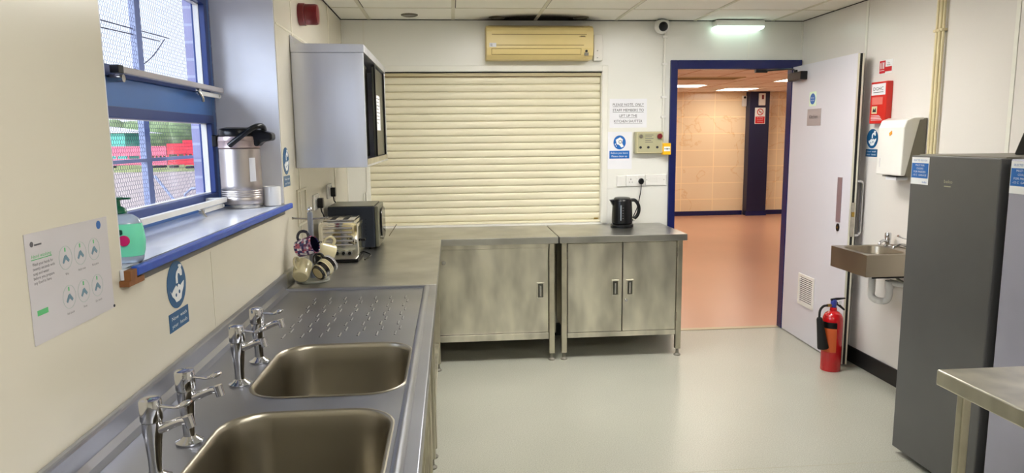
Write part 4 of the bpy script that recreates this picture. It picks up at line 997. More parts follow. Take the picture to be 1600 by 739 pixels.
for i in range(6):
    for j in range(3): m.fdisc(Fv, mx1-0.085+0.016*j, mz0+0.06+0.022*i, 0.003, 0.0002, 0.0012, 8)
m.build('vent_holes', 'dark_gap', t)
m = MB()
for x in (mx0+0.03, mx1-0.03):
    for y in (my0+0.03, my1-0.03): m.cyl((x, y, H+0.0005), (x, y, mz0), 0.012)
m.build('feet', 'black', t)
tag(MB().tube([(-0.43, 4.72, H+0.004), (-0.395, 4.70, H+0.055), (-0.375, 4.69, H+0.085)], 0.003, 8).build('metal_skewer', 'chrome_worn', smooth=True), 'thin metal rod sticking up behind the microwave', 'rod')

# plugs and sockets on the left wall
def wall_socket(y, z, label, lead):
    t = thing('wall_socket', label, 'socket', (XL, y, z), 'sockets on the left wall')
    F = L_wall(XL, y, z)
    MB().fbox(F, -0.074, 0.074, -0.043, 0.043, 0.001, 0.012).build('plate', 'white_gloss', t, bevel=0.003)
    MB().fbox(F, -0.050, -0.038, 0.015, 0.030, 0.0122, 0.016).fbox(F, 0.038, 0.050, 0.015, 0.030, 0.0122, 0.016).build('switch', 'white_pl', t, bevel=0.001)
    p = thing('power_plug', lead[0], 'plug', (XL+0.013, y, z))
    MB().fpoly(F, rrect(-0.024, 0.024, -0.034, 0.022, 0.010, 4), 0.0165, 0.046).build('plug_body', 'black', p, bevel=0.004)
    MB().tube(smooth_path(lead[1], 6), 0.0038, 8).build('lead', 'black', p, smooth=True)
wall_socket(3.93, 1.172, 'white wall socket left of the pair above the toaster', ('black plug and lead above the chrome toaster', [(XL+0.030, 3.93, 1.14), (XL+0.030, 3.95, 1.115), (XL+0.030, 4.02, 1.07), (XL+0.030, 4.06, 0.95), (XL+0.05, 4.07, 0.868)]))
wall_socket(4.36, 1.200, 'white wall socket right of the pair, behind the microwave', ('black plug and lead above the dark microwave', [(XL+0.030, 4.36, 1.168), (XL+0.032, 4.365, 1.14), (XL+0.040, 4.37, 1.128)]))
t = MB().fframe(L_wall(XL, 3.58, 1.18), -0.105, 0.105, -0.090, 0.090, 0.012, 0.0005, 0.006).build('trunking_frame', 'joint'); tag(t, 'faint cream square outline of trunking on the wall behind the mug tree', 'trunking')
m = MB().tube(smooth_path([(-0.640, D-0.012, 0.93), (-0.640, D-0.012, 1.10), (-0.632, D-0.012, 1.125), (-0.622, D-0.012, 1.11), (-0.622, D-0.012, 0.93)], 5), 0.004, 8)
tag(m.build('wire_hook', 'trim_white', smooth=True), 'thin white wire loop beside the left shutter rail', 'hook')

# ------------------------------------------------------------------ wall cabinet
t = thing('wall_cabinet', 'stainless steel wall cabinet with sliding doors above the microwave', 'cabinet', (-0.58, 4.0, 1.375))
wx0, wx1, wy0, wy1, wz0, wz1 = XL+0.002, -0.412, 3.50, 4.60, 1.376, 1.968
m = MB().box(wx0, wx1, wy0, wy0+0.012, wz0, wz1-0.04).box(wx0, wx1, wy1-0.012, wy1, wz0, wz1-0.04).box(wx0, wx1-0.002, wy0+0.012, wy1-0.012, wz0, wz0+0.012).box(wx0, wx0+0.01, wy0+0.012, wy1-0.012, wz0+0.012, wz1-0.04)
m.build('carcass', 'steel_cab', t, bevel=0.002)
m = MB().prism([(wx0, wz1-0.039), (wx1+0.004, wz1-0.039), (wx1+0.004, wz1-0.002), (wx1-0.03, wz1+0.0), (wx0+0.02, wz1+0.004), (wx0, wz1+0.045)], 'y', wy0-0.003, wy1+0.003)
m.build('top_cap', 'steel_cab', t, bevel=0.002)
m = MB().box(wx1-0.006, wx1+0.002, wy0+0.012, wy1-0.012, wz0+0.0125, wz0+0.040)
m.build('bottom_track', 'steel_leg', t)
MB().box(wx1-0.065, wx1-0.055, wy0+0.014, wy0+0.60, wz0+0.042, wz1-0.05).build('sliding_door', 'steel_dark', t)
dd = MB().box(wx1-0.024, wx1-0.012, 4.06, wy1-0.020, wz0+0.042, wz1-0.05).build('sliding_door', 'steel_dark', t, bevel=0.002)
MB().box(wx1-0.011, wx1-0.002, wy1-0.045, wy1-0.013, wz0+0.042, wz1-0.045).build('door_edge', 'black', dd)
MB().box(wx1-0.011, wx1-0.002, 4.035, 4.062, wz0+0.042, wz1-0.045).build('door_edge', 'black', dd)
FC = L_wall(wx1-0.012, 0, 0)
MB().fbox(FC, 4.13, 4.33, 1.565, 1.765, 0.0005, 0.0015).build('paper_sheet', 'paper', dd)
m = MB()
for i in range(8): m.fbox(FC, 4.15, 4.15+(0.16, 0.12, 0.15, 0.10, 0.16, 0.13, 0.15, 0.08)[i], 1.745-0.02*i, 1.749-0.02*i, 0.0016, 0.002)
m.build('print', 'ink_grey', dd)
MB().fdisc(FC, 4.115, 1.50, 0.012, 0.0005, 0.006).build('lock', 'chrome_worn', dd)
# sounder
t = thing('alarm_sounder', 'dark red fire alarm sounder high on the left wall', 'alarm', (XL, 3.76, 2.15))
MB().lathe([(0.056, 0.001), (0.056, 0.030), (0.054, 0.032)], (XL, 3.76, 2.148), (1, 0, 0), 32).build('base', 'red_dark', t, smooth=True)
MB().lathe([(0.050, 0.0325), (0.052, 0.036), (0.052, 0.085), (0.048, 0.095), (0.030, 0.098), (0.001, 0.099)], (XL, 3.76, 2.148), (1, 0, 0), 32).build('dome', 'red_dark', t, smooth=True)

# ------------------------------------------------------------------ hand wash signs and poster
def wash_sign(label, F, w, h, dark='sign_blue'):
    """F origin = bottom centre of the text plate"""
    t = thing('hand_wash_sign', label, 'sign', tuple(F.O), 'blue hand wash signs')
    ph = h*0.27; rr = w*0.5; ry = h*0.345; cz = ph+h*0.03+ry
    MB().fdisc(F, 0, cz, rr, 0.0005, 0.0015, 40, ry).build('blue_disc', dark, t)
    MB().fbox(F, -w*0.52, w*0.52, 0, ph, 0.0005, 0.0015).build('text_plate', dark, t)
    def Q(u, v): return (u*rr, cz+v*ry)
    m = MB()
    tap = [(-0.08, 0.05), (0.10, 0.05), (0.10, 0.32), (0.16, 0.45), (0.32, 0.42), (0.42, 0.30), (0.58, 0.30), (0.60, 0.50), (0.52, 0.64), (0.62, 0.72), (0.55, 0.78), (0.28, 0.82), (0.24, 0.74), (0.34, 0.68), (0.22, 0.64), (0.02, 0.52), (-0.08, 0.34)]
    m.fpoly(F, [Q(*p_) for p_ in tap], 0.0016, 0.0024)
    hand = [(-0.72, -0.16), (-0.60, -0.28), (-0.40, -0.16), (-0.10, -0.02), (0.02, -0.14), (0.14, 0.00), (0.36, -0.10), (0.56, -0.02), (0.74, 0.04), (0.68, -0.20), (0.46, -0.44), (0.34, -0.66), (0.10, -0.72), (-0.20, -0.72), (-0.34, -0.56), (-0.56, -0.42)]
    m.fpoly(F, [Q(*p_) for p_ in hand], 0.0016, 0.0024)
    m.build('pictogram', 'sign_white', t)
    MB().fdisc(F, -0.18*rr, cz-0.42*ry, 0.075*rr, 0.0025, 0.0028, 12).fdisc(F, 0.18*rr, cz-0.34*ry, 0.085*rr, 0.0025, 0.0028, 12).build('pictogram_detail', dark, t)
    MB().ftext(F, 'Now  wash', 0, ph*0.60, ph*0.20, 0.0022, 'c', w*0.80).ftext(F, 'your  hands', 0, ph*0.20, ph*0.20, 0.0022, 'c', w*0.82).build('lettering', 'sign_white', t)
wash_sign('dark blue round hand wash sign on the cream wall under the window sill', L_wall(XL, 1.941, 1.004), 0.130, 0.188)
wash_sign('small dark blue hand wash sign between the window and the wall cabinet', L_wall(XL, 3.295, 1.302), 0.115, 0.180)
wash_sign('dark blue hand wash sign under the red box on the right wall', R_wall(XR, rwy(4.172), rwz(1.372)), 0.118, 0.175)

t = thing('poster', 'laminated grey hand washing instruction poster on the near left wall', 'poster', (XL, 1.43, 1.15))
F = L_wall(XL, 1.288, 1.148)
PW, PH = 0.300, 0.204
MB().fbox(F, 0, PW, 0, PH, 0.0005, 0.0015).build('sheet', 'paper_grey', t)
m = MB()
for k, (u, v) in enumerate(((0.125, 0.175), (0.180, 0.180), (0.235, 0.183), (0.125, 0.090), (0.180, 0.090), (0.235, 0.092))):
    v = (0.142, 0.142, 0.142, 0.064, 0.064, 0.064)[k]
    m.fring(F, u, v, 0.0225, 0.0235, 0.0016, 0.0019, 24)
m.build('drawn_rings', mat('drawing_pale', (176, 190, 184), 0.6), t)
m = MB(); m2 = MB(); m3 = MB()
for k in range(6):
    u = (0.125, 0.180, 0.235)[k % 3]; v = 0.142 if k < 3 else 0.064
    m.fpoly(F, [(u-0.012, v-0.008), (u-0.004, v+0.004), (u+0.002, v+0.006), (u+0.013, v-0.006), (u+0.009, v-0.010), (u, v-0.003), (u-0.008, v-0.011)], 0.0016, 0.002)
    m2.fbox(F, u-0.002, u+0.002, v+0.012, v+0.020, 0.0016, 0.002)
    m3.ftext(F, ('Wet', 'Apply soap', 'Rub palms', 'Rub backs', 'Rinse', 'Dry hands')[k], u, v-0.034, 0.0045, 0.0018)
m.build('hand_drawings', mat('drawing_blue', (110, 140, 156), 0.6), t); m2.build('soap_drops', 'sign_green', t)
MB().ftext(F, 'Hand washing', 0.016, 0.158, 0.0065, 0.0018, 'l', 0.062).fbox(F, 0.014, 0.080, 0.1545, 0.156, 0.0016, 0.0018).build('green_heading', 'sign_green', t)
for i, s_ in enumerate(('Wash your hands for', 'twenty seconds with', 'soap and water', 'before you prepare', 'any food in here')): m3.ftext(F, s_, 0.016, 0.144-0.0085*i, 0.0055, 0.0018, 'l', (0.066, 0.070, 0.05, 0.066, 0.055)[i])
m3.build('lettering', 'ink_grey', t)
MB().fdisc(F, 0.262, 0.190, 0.009, 0.0016, 0.002).build('blue_logo', 'sign_mid', t)
MB().fdisc(F, 0.020, 0.184, 0.005, 0.0016, 0.002).fbox(F, 0.028, 0.05, 0.180, 0.183, 0.0016, 0.002).build('crest', 'ink_grey', t)
MB().fbox(F, 0.016, 0.050, 0.052, 0.062, 0.0016, 0.002).build('green_tab', 'sign_green', t)
MB().fdisc(F, PW-0.002, 0.004, 0.003, 0.0016, 0.003).build('pin', 'ink', t)

# ------------------------------------------------------------------ things on the window sill
SZ = 1.2255
ax_, ay_ = -0.905, 3.105
t = thing('airpot', 'tall brushed steel airpot flask with a black pump lid on the window sill', 'flask', (ax_, ay_, SZ))
MB().lathe([(0.078, 0.0005), (0.080, 0.006), (0.080, 0.018)], (ax_, ay_, SZ), (0, 0, 1), 40).build('base_ring', 'chrome_worn', t, smooth=True)
pf = [(0.081, 0.0185), (0.084, 0.022)]
for i in range(4): pf += [(0.084, 0.048+0.009*i), (0.0825, 0.050+0.009*i), (0.084, 0.052+0.009*i)]
pf += [(0.084, 0.10), (0.084, 0.252), (0.080, 0.256)]
MB().lathe(pf, (ax_, ay_, SZ), (0, 0, 1), 48).build('body', 'airpot', t, smooth=True)
MB().lathe([(0.080, 0.2565), (0.086, 0.258), (0.086, 0.285), (0.087, 0.287), (0.086, 0.289), (0.084, 0.304), (0.076, 0.308)], (ax_, ay_, SZ), (0, 0, 1), 44).build('collar', mat('airpot_collar', (196, 178, 176), 0.3, 0.8), t, smooth=True)
MB().lathe([(0.080, 0.3085), (0.082, 0.326), (0.077, 0.338), (0.050, 0.344), (0.001, 0.345)], (ax_, ay_, SZ), (0, 0, 1), 36).build('pump_lid', 'black', t, smooth=True)
MB().prism([(ax_-0.01, SZ+0.270), (ax_+0.088, SZ+0.262), (ax_+0.100, SZ+0.280), (ax_+0.148, SZ+0.288), (ax_+0.148, SZ+0.318), (ax_+0.080, SZ+0.338), (ax_, SZ+0.345)], 'y', ay_-0.045, ay_+0.03).build('spout', 'black', t, bevel=0.010, segs=3)
MB().tube(smooth_path([(ax_-0.015, ay_-0.09, SZ+0.268), (ax_+0.03, ay_-0.10, SZ+0.30), (ax_+0.085, ay_-0.10, SZ+0.338), (ax_+0.105, ay_-0.07, SZ+0.348), (ax_+0.110, ay_-0.03, SZ+0.345), (ax_+0.10, ay_+0.03, SZ+0.335)], 6), 0.0115, 12).build('carry_handle', 'black', t, smooth=True)
MB().box(ax_-0.108, ax_-0.087, ay_-0.02, ay_+0.02, SZ+0.262, SZ+0.312).build('hinge', 'black', t, bevel=0.004)
lb = MB(); vs = []
for k in range(6):
    a_ = math.radians(-50+4*k); vs += [(ax_+0.0846*math.cos(a_), ay_+0.0846*math.sin(a_), SZ+0.115), (ax_+0.0846*math.cos(a_), ay_+0.0846*math.sin(a_), SZ+0.215)]
lb.add(vs, [(2*i, 2*i+2, 2*i+3, 2*i+1) for i in range(5)]); lb.build('label', 'paper', t, smooth=True)
t = thing('paper_cup', 'white cup at the far end of the window sill', 'cup', (-0.792, 3.155, SZ))
MB().lathe([(0.031, 0.0005), (0.036, 0.004), (0.037, 0.085), (0.036, 0.087), (0.034, 0.085), (0.033, 0.01)], (-0.792, 3.155, SZ), (0, 0, 1), 32).build('body', 'mug_white', t, smooth=True)
MB().lathe([(0.0325, 0.011), (0.0335, 0.078), (0.032, 0.078), (0.031, 0.012)], (-0.792, 3.155, SZ), (0, 0, 1), 32).build('inside', 'white_pl', t, smooth=True)

sx_, sy_ = -0.797, 1.735
t = thing('soap_bottle', 'green liquid soap bottle with a dark green pump on the sill', 'soap bottle', (sx_, sy_, SZ))
MB().lathe([(0.044, 0.0005), (0.048, 0.004), (0.050, 0.012), (0.050, 0.016)], (sx_, sy_, SZ), (0, 0, 1), 32, 1.0, 0.65).build('bottle_foot', 'soap_clear', t, smooth=True)
MB().lathe([(0.050, 0.0165), (0.054, 0.03), (0.056, 0.055), (0.053, 0.082), (0.050, 0.094)], (sx_, sy_, SZ), (0, 0, 1), 32, 1.0, 0.65).build('liquid_body', 'soap', t, smooth=True)
MB().lathe([(0.050, 0.0945), (0.046, 0.104), (0.032, 0.114), (0.018, 0.118)], (sx_, sy_, SZ), (0, 0, 1), 32, 1.0, 0.65).build('shoulder', 'soap_clear', t, smooth=True)
pm = MB().lathe([(0.018, 0.1185), (0.019, 0.121), (0.016, 0.129), (0.009, 0.134), (0.006, 0.136), (0.0055, 0.149)], (sx_, sy_, SZ), (0, 0, 1), 24).build('pump', 'pump', t, smooth=True)
MB().box(sx_-0.014, sx_+0.010, sy_-0.010, sy_+0.010, SZ+0.1495, SZ+0.157).box(sx_+0.010, sx_+0.030, sy_-0.005, sy_+0.005, SZ+0.151, SZ+0.156).build('nozzle', 'pump', pm, bevel=0.003)
Fs_ = B_wall(sx_, sy_-0.0375, SZ)
MB().fpoly(Fs_, rrect(-0.030, 0.020, 0.070, 0.082, 0.003, 3), -0.004, 0.0005).build('brand_label', 'label_green', t)
MB().fdisc(Fs_, 0.023, 0.056, 0.0125, -0.004, 0.0008).build('pink_sticker', 'pink', t)
MB().fbox(Fs_, -0.026, 0.004, 0.050, 0.052, -0.004, 0.0008).fbox(Fs_, -0.026, 0.006, 0.042, 0.044, -0.004, 0.0008).fbox(Fs_, -0.026, 0.000, 0.036, 0.038, -0.004, 0.0008).build('label_print', 'label_green', t)

# ------------------------------------------------------------------ right wall
t = thing('fire_blanket_sign', 'small red and white fire blanket sign above the red box', 'sign', (XR, rwy(4.03), rwz(1.9)))
F = R_wall(XR, rwy(4.08), rwz(1.873))
MB().fbox(F, -0.065, 0.065, 0, 0.082, 0.0005, 0.0015).build('board', 'sign_white', t)
MB().fbox(F, -0.062, -0.004, 0.003, 0.079, 0.0016, 0.0022).fbox(F, -0.004, 0.060, 0.012, 0.040, 0.0016, 0.0022).build('red_field', 'sign_red', t)
m = MB().fbox(F, -0.054, -0.048, 0.030, 0.066, 0.0023, 0.003).fbox(F, -0.040, -0.034, 0.030, 0.070, 0.0023, 0.003).fbox(F, -0.026, -0.014, 0.030, 0.068, 0.0023, 0.003).fbox(F, -0.056, -0.012, 0.018, 0.022, 0.0023, 0.003)
m.build('pictogram', 'sign_white', t)
MB().ftext(F, 'Fire', 0.028, 0.058, 0.008, 0.002).ftext(F, 'blanket', 0.028, 0.047, 0.008, 0.002).build('lettering', 'ink', t)
t = thing('fire_blanket_box', 'red fire blanket box with a white label on the right wall', 'fire blanket', (XR, rwy(4.07), rwz(1.7)))
by0, by1, bz0, bz1 = rwy(3.995), rwy(4.155), rwz(1.575), rwz(1.825)
MB().box(XR-0.040, XR-0.001, by0, by1, bz0, bz1).build('case', 'red_box', t, bevel=0.004)
F = R_wall(XR-0.040, (by0+by1)/2, bz0)
MB().fbox(F, -0.070, 0.068, 0.172, 0.240, 0.0003, 0.0015).build('white_label', 'paper', t)
MB().ftext(F, 'DGHC', -0.002, 0.200, 0.020, 0.0020, 'c', 0.10).fbox(F, -0.05, 0.05, 0.187, 0.190, 0.0016, 0.002).build('lettering', 'ink', t)
MB().fbox(F, -0.060, 0.046, 0.115, 0.160, 0.0003, 0.0012).build('pull_picture', mat('pink_print', (226, 120, 110), 0.5), t)
MB().fbox(F, -0.060, -0.006, 0.060, 0.105, 0.0003, 0.0012).build('cream_picture', 'pipe', t)
MB().fpoly(F, [(-0.050, 0.070), (-0.040, 0.095), (-0.030, 0.082), (-0.020, 0.098), (-0.014, 0.070)], 0.0013, 0.002).build('picture_ink', 'ink', t)
m = MB()
for i in range(4): m.fbox(F, -0.064, 0.05-(0.01*i), 0.020+0.009*i, 0.023+0.009*i, 0.0003, 0.0012)
m.build('small_print', 'paper', t)
MB().box(XR-0.036, XR-0.006, rwy(4.02), rwy(4.05), bz0-0.05, bz0-0.001).build('pull_tab', 'black', t)

t = thing('towel_dispenser', 'white paper towel dispenser above the hand basin', 'towel dispenser', (XR, rwy(3.83), 1.28))
dy0, dy1, dz0, dz1 = 3.700, 3.935, 1.272, 1.602
# grey back shell
MB().prism([(XR-0.001, dz0), (XR-0.10, dz0), (XR-0.112, dz0+0.02), (XR-0.045, dz1-0.014), (XR-0.001, dz1-0.002)], 'y', dy0+0.004, dy1-0.004).build('back_shell', 'grey_pl', t, bevel=0.003)
MB().prism([(XR-0.1405, dz0+0.006), (XR-0.1385, dz1-0.055), (XR-0.124, dz1-0.014), (XR-0.085, dz1), (XR-0.020, dz1+0.002), (XR-0.022, dz1-0.012), (XR-0.046, dz1-0.014), (XR-0.1135, dz0+0.006)], 'y', dy0, dy1).build('cover', 'white_gloss', t, bevel=0.012, segs=4)
F = R_wall(XR-0.140, (dy0+dy1)/2, dz0)
MB().fpoly(F, [(-0.01, 0.245), (0.012, 0.258), (0.016, 0.240), (-0.004, 0.228)], -0.001, 0.002).build('orange_sticker', mat('orange_sticker', (240, 160, 40), 0.4), t)
MB().fbox(F, -0.085, -0.080, 0.05, 0.10, -0.001, 0.0012).build('level_slot', 'paper_grey', t)
MB().box(XR-0.13, XR-0.03, dy0+0.05, dy1-0.05, dz0-0.004, dz0-0.0005).build('outlet', 'dark_gap', t)
MB().box(XR-0.12, XR-0.05, dy0+0.07, dy1-0.07, dz0-0.022, dz0-0.0042).build('paper_edge', 'paper', t)

# pipes up the wall
for k, (y, r) in enumerate(((3.657, 0.0085), (3.632, 0.0105), (3.608, 0.007))):
    p_ = MB().cyl((XR-0.018, y, 0.9), (XR-0.018, y, ZC-0.0055), r, seg=14).build('water_pipe', 'pipe', smooth=True)
    tag(p_, ('cream painted wall pipe farthest from the camera of three', 'thick cream painted wall pipe in the middle of three', 'thin cream painted wall pipe nearest the camera of three')[k], 'pipe', 'cream pipes on the right wall')
    MB().box(XR-0.034, XR-0.0005, y-0.011, y+0.011, 2.052, 2.066).build('pipe_clip', 'pipe', p_, bevel=0.002)

# hand basin
t = thing('hand_basin', 'small wall hung stainless steel hand basin behind the fridge', 'basin', (XR-0.18, 3.82, 0.72))
hx0, hx1, hy0, hy1, hz0, hz1 = 2.285, XR-0.001, 3.62, 3.985, 0.722, 0.846
m = MB()
outer = [(hx0, hy0), (hx1, hy0), (hx1, hy1), (hx0, hy1)]
bm = bmesh.new(); edges = []
_, ee = loop(outer, hz1); edges += ee
inn = rrect(hx0+0.035, hx1-0.085, hy0+0.03, hy1-0.03, 0.07)
_, ee = loop(inn, hz1); edges += ee
bmesh.ops.triangle_fill(bm, use_beauty=True, use_dissolve=False, edges=edges)
bm.verts.index_update(); m.add([v.co for v in bm.verts], [tuple(v.index for v in f.verts) for f in bm.faces]); bm.free()
k4 = [(x, y, hz1) for x, y in outer]+[(x, y, hz0) for x, y in outer]
m.add(k4, [(i, (i+1) % 4, (i+1) % 4+4, i+4) for i in range(4)])
m.build('surround', 'steel_basin', t)
m = MB(); rings = []
for ins, z in ((-0.002, 0.001), (0.003, -0.002), (0.008, -0.03), (0.02, -0.08), (0.05, -0.105), (0.10, -0.11)):
    rings.append([(x, y, hz1+z) for x, y in rrect(hx0+0.035+ins, hx1-0.085-ins, hy0+0.03+ins, hy1-0.03-ins, max(0.02, 0.07-ins*0.5))])
vs = []; fs = []; n_ = len(rings[0])
for r_ in rings: vs += r_
for j in range(len(rings)-1):
    for i in range(n_): k = (i+1) % n_; fs.append((j*n_+i, j*n_+k, (j+1)*n_+k, (j+1)*n_+i))
fs.append(tuple(range((len(rings)-1)*n_, len(rings)*n_)))
m.add(vs, fs); m.build('bowl', 'steel_basin', t, smooth=True)
MB().box(XR-0.012, XR-0.001, hy0, hy1, hz1+0.0005, hz1+0.006).build('upstand', 'steel_basin', t)
MB().box(hx0+0.04, hx1, hy0+0.004, hy0+0.006, hz0-0.01, hz0-0.0005).box(hx0+0.10, hx1-0.02, hy0+0.06, hy1-0.06, hz0-0.004, hz0-0.0006).build('underside_bracket', 'dark_gap', t)
# waste trap
m = MB().cyl((2.44, 3.80, hz0-0.005), (2.44, 3.80, 0.60), 0.020).cyl((2.44, 3.80, hz0-0.008), (2.44, 3.80, hz0-0.035), 0.028)
m.tube(smooth_path([(2.44, 3.80, 0.62), (2.44, 3.80, 0.575), (2.455, 3.785, 0.553), (2.475, 3.765, 0.548), (2.495, 3.745, 0.555), (2.505, 3.735, 0.585), (2.505, 3.735, 0.655)], 6), 0.020, 14)
m.cyl((2.505, 3.735, 0.63), (2.505, 3.735, 0.672), 0.025).cyl((2.475, 3.765, 0.535), (2.475, 3.765, 0.56), 0.027)
m.tube([(2.505, 3.735, 0.665), (2.54, 3.70, 0.660), (XR-0.004, 3.64, 0.655)], 0.0185, 14)
m.build('waste_trap', 'waste', t, smooth=True)
MB().tube(smooth_path([(2.52, 3.70, hz0-0.005), (2.52, 3.68, 0.690), (2.56, 3.66, 0.675), (2.635, 3.64, 0.690)], 5), 0.008, 8).build('supply_hose', 'grey_pl', t, smooth=True)
# basin taps
def basin_tap(x, y, label, ang):
    z = hz1+0.0065 if x > XR-0.012 else hz1
    t = thing('basin_tap', label, 'tap', (x, y, z), 'chrome taps on the hand basin')
    MB().lathe([(0.022, 0.0005), (0.022, 0.006), (0.015, 0.012), (0.015, 0.035), (0.017, 0.045)], (x, y, z), (0, 0, 1), 22).build('body', 'chrome', t, smooth=True)
    c, s = math.cos(ang), math.sin(ang)
    hd = MB().lathe([(0.017, 0.0455), (0.018, 0.048), (0.018, 0.078), (0.015, 0.083), (0.001, 0.084)], (x, y, z), (0, 0, 1), 22).build('head', 'chrome', t, smooth=True)
    MB().tube(smooth_path([(x+0.01*c, y+0.01*s, z+0.032), (x+0.05*c, y+0.05*s, z+0.040), (x+0.085*c, y+0.085*s, z+0.028), (x+0.090*c, y+0.090*s, z+0.018)], 5), 0.0085, 12).build('spout', 'chrome', t, smooth=True)
    return hd
basin_tap(XR-0.055, 3.905, 'chrome tap at the far side of the hand basin, stubby head', PI+0.5)
hd = basin_tap(XR-0.055, 3.700, 'chrome lever tap at the near side of the hand basin', PI-0.2)
MB().tube(smooth_path([(XR-0.06, 3.700, hz1+0.070), (XR-0.095, 3.705, hz1+0.078), (XR-0.125, 3.71, hz1+0.092)], 5), [0.005]*5+[0.006]*3+[0.009]*3, 10, 0.6).build('lever', 'chrome', hd, smooth=True)

# fire extinguisher
ex, ey = 2.425, 4.165
t = thing('fire_extinguisher', 'red fire extinguisher with a black horn standing before the white door', 'fire extinguisher', (ex, ey, 0))
MB().lathe([(0.060, 0.0005), (0.062, 0.006), (0.0625, 0.33), (0.060, 0.350), (0.050, 0.372), (0.034, 0.386), (0.022, 0.392), (0.020, 0.415)], (ex, ey, 0), (0, 0, 1), 40).build('cylinder', 'red_gloss', t, smooth=True)
vs = []
for k in range(9):
    a_ = math.radians(-190+12*k); vs += [(ex+0.0631*math.cos(a_), ey+0.0631*math.sin(a_), 0.13), (ex+0.0631*math.cos(a_), ey+0.0631*math.sin(a_), 0.285)]
m = MB(); m.add(vs, [(2*i, 2*i+2, 2*i+3, 2*i+1) for i in range(8)]); m.build('label', 'orange', t, smooth=True)
vs = []
for k in range(9):
    a_ = math.radians(-190+12*k); vs += [(ex+0.0631*math.cos(a_), ey+0.0631*math.sin(a_), 0.2855), (ex+0.0631*math.cos(a_), ey+0.0631*math.sin(a_), 0.325)]
m = MB(); m.add(vs, [(2*i, 2*i+2, 2*i+3, 2*i+1) for i in range(8)]); m.build('black_band', 'black', t, smooth=True)
v_ = MB().lathe([(0.016, 0.4155), (0.017, 0.42), (0.019, 0.43), (0.019, 0.455), (0.014, 0.465)], (ex, ey, 0), (0, 0, 1), 20).build('valve', 'ext_blue', t, smooth=True)
MB().cyl((ex-0.015, ey, 0.428), (ex-0.045, ey-0.005, 0.428), 0.010).build('outlet_nut', 'brass', v_, smooth=True)
MB().prism([(ex-0.02, 0.458), (ex+0.03, 0.462), (ex+0.075, 0.468), (ex+0.075, 0.475), (ex+0.02, 0.476), (ex-0.02, 0.470)], 'y', ey-0.008, ey+0.008).build('squeeze_handle', 'black', t, bevel=0.002)
MB().prism([(ex+0.0, 0.450), (ex+0.020, 0.452), (ex+0.075, 0.400), (ex+0.070, 0.390), (ex+0.01, 0.436)], 'y', ey-0.008, ey+0.008).build('carry_handle', 'black', t, bevel=0.002)
MB().fdisc(B_wall(ex+0.035, ey-0.009, 0.445), 0, 0, 0.013, 0, 0.003).build('safety_tag', 'paper', t)
MB().tube(smooth_path([(ex-0.045, ey-0.005, 0.428), (ex-0.075, ey-0.012, 0.425), (ex-0.100, ey-0.02, 0.400), (ex-0.104, ey-0.022, 0.35)], 6), 0.0075, 10).build('hose', 'black_matt', t, smooth=True)
MB().lathe([(0.014, 0.0), (0.018, 0.01), (0.022, 0.06), (0.034, 0.20), (0.032, 0.205)], (ex-0.104, ey-0.022, 0.355), (0.16, -0.03, -1), 24).build('horn', 'black_matt', t, smooth=True)

# ------------------------------------------------------------------ fridges
def fridge(y0, y1, label, lx, dm):
    X0, Z1 = 2.080, 1.4166
    t = thing('fridge', label, 'fridge', (2.35, (y0+y1)/2, 0), 'grey upright fridges on the right')
    MB().box(X0+0.058, XR-0.03, y0+0.004, y1-0.004, 0.025, Z1-0.004).build('cabinet', 'fridge_side', t, bevel=0.004)
    MB().box(X0+0.046, X0+0.057, y0+0.012, y1-0.012, 0.04, Z1-0.012).build('door_seal', 'black_matt', t)
    dr = MB().box(X0, X0+0.045, y0, y1, 0.030, Z1-0.001).build('door', dm, t, bevel=0.005, segs=3)
    MB().box(X0+0.03, XR-0.06, y0+0.01, y1-0.01, Z1-0.0035, Z1+0.004).build('top_panel', 'grey_pl', t, bevel=0.002)
    m = MB()
    for x in (X0+0.10, XR-0.08):
        for y in (y0+0.05, y1-0.05): m.cyl((x, y, 0.0005), (x, y, 0.025), 0.018)
    m.build('feet', 'black', t)
    F = R_wall(X0, y1, Z1)
    MB().ftext(F, 'beko', 0.245, -0.112, 0.014, 0.0006, 'c', 0.050).fbox(F, 0.222, 0.262, -0.128, -0.124, 0.0002, 0.0008).build('logo', 'silver', dr)
    s_ = MB().fbox(F, lx, lx+0.115, -0.128, -0.008, 0.0005, 0.0015).build('sticker', 'sign_white', dr)
    MB().fbox(F, lx+0.003, lx+0.112, -0.100, -0.034, 0.0016, 0.002).build('blue_panel', 'sign_mid', s_)
    m = MB().ftext(F, 'SELECTED FOR YOU', lx+0.0575, -0.026, 0.008, 0.0018, 'c', 0.09); m.ftext(F, 'beko', lx+0.092, -0.121, 0.009, 0.0018, 'c', 0.028)
    m.build('blue_lettering', 'sign_mid', s_)
    m = MB()
    for i, (tt, ww) in enumerate((('MULTI TASK', 0.06), ('COOLING', 0.045), ('FOR FREEZER', 0.08), ('-15 C  GARAGE', 0.09))): m.ftext(F, tt, lx+0.0575, -0.047-0.0145*i, 0.008, 0.0024, 'c', ww)
    m.build('lettering', 'sign_white', s_)
    return t
fridge(2.484, 3.003, 'tall grey fridge farther from the camera, next to the hand basin', 0.006, 'fridge')
fridge(1.910, 2.436, 'tall silver fridge nearer the camera, cut by the right edge of the photo', 0.004, 'fridge_silver')
t = thing('storage_tub', 'black tub on top of the farther fridge, cut by the right edge of the photo', 'tub', (2.48, 2.62, 1.4206))
MB().prism([(2.755, 1.4208), (2.50, 1.4208), (2.50, 1.515), (2.715, 1.515)], 'x', 2.36, 2.60).build('body', 'black', t, bevel=0.006)
MB().box(2.40, 2.56, 2.53, 2.69, 1.5155, 1.521).build('lid', 'black_matt', t, bevel=0.002)

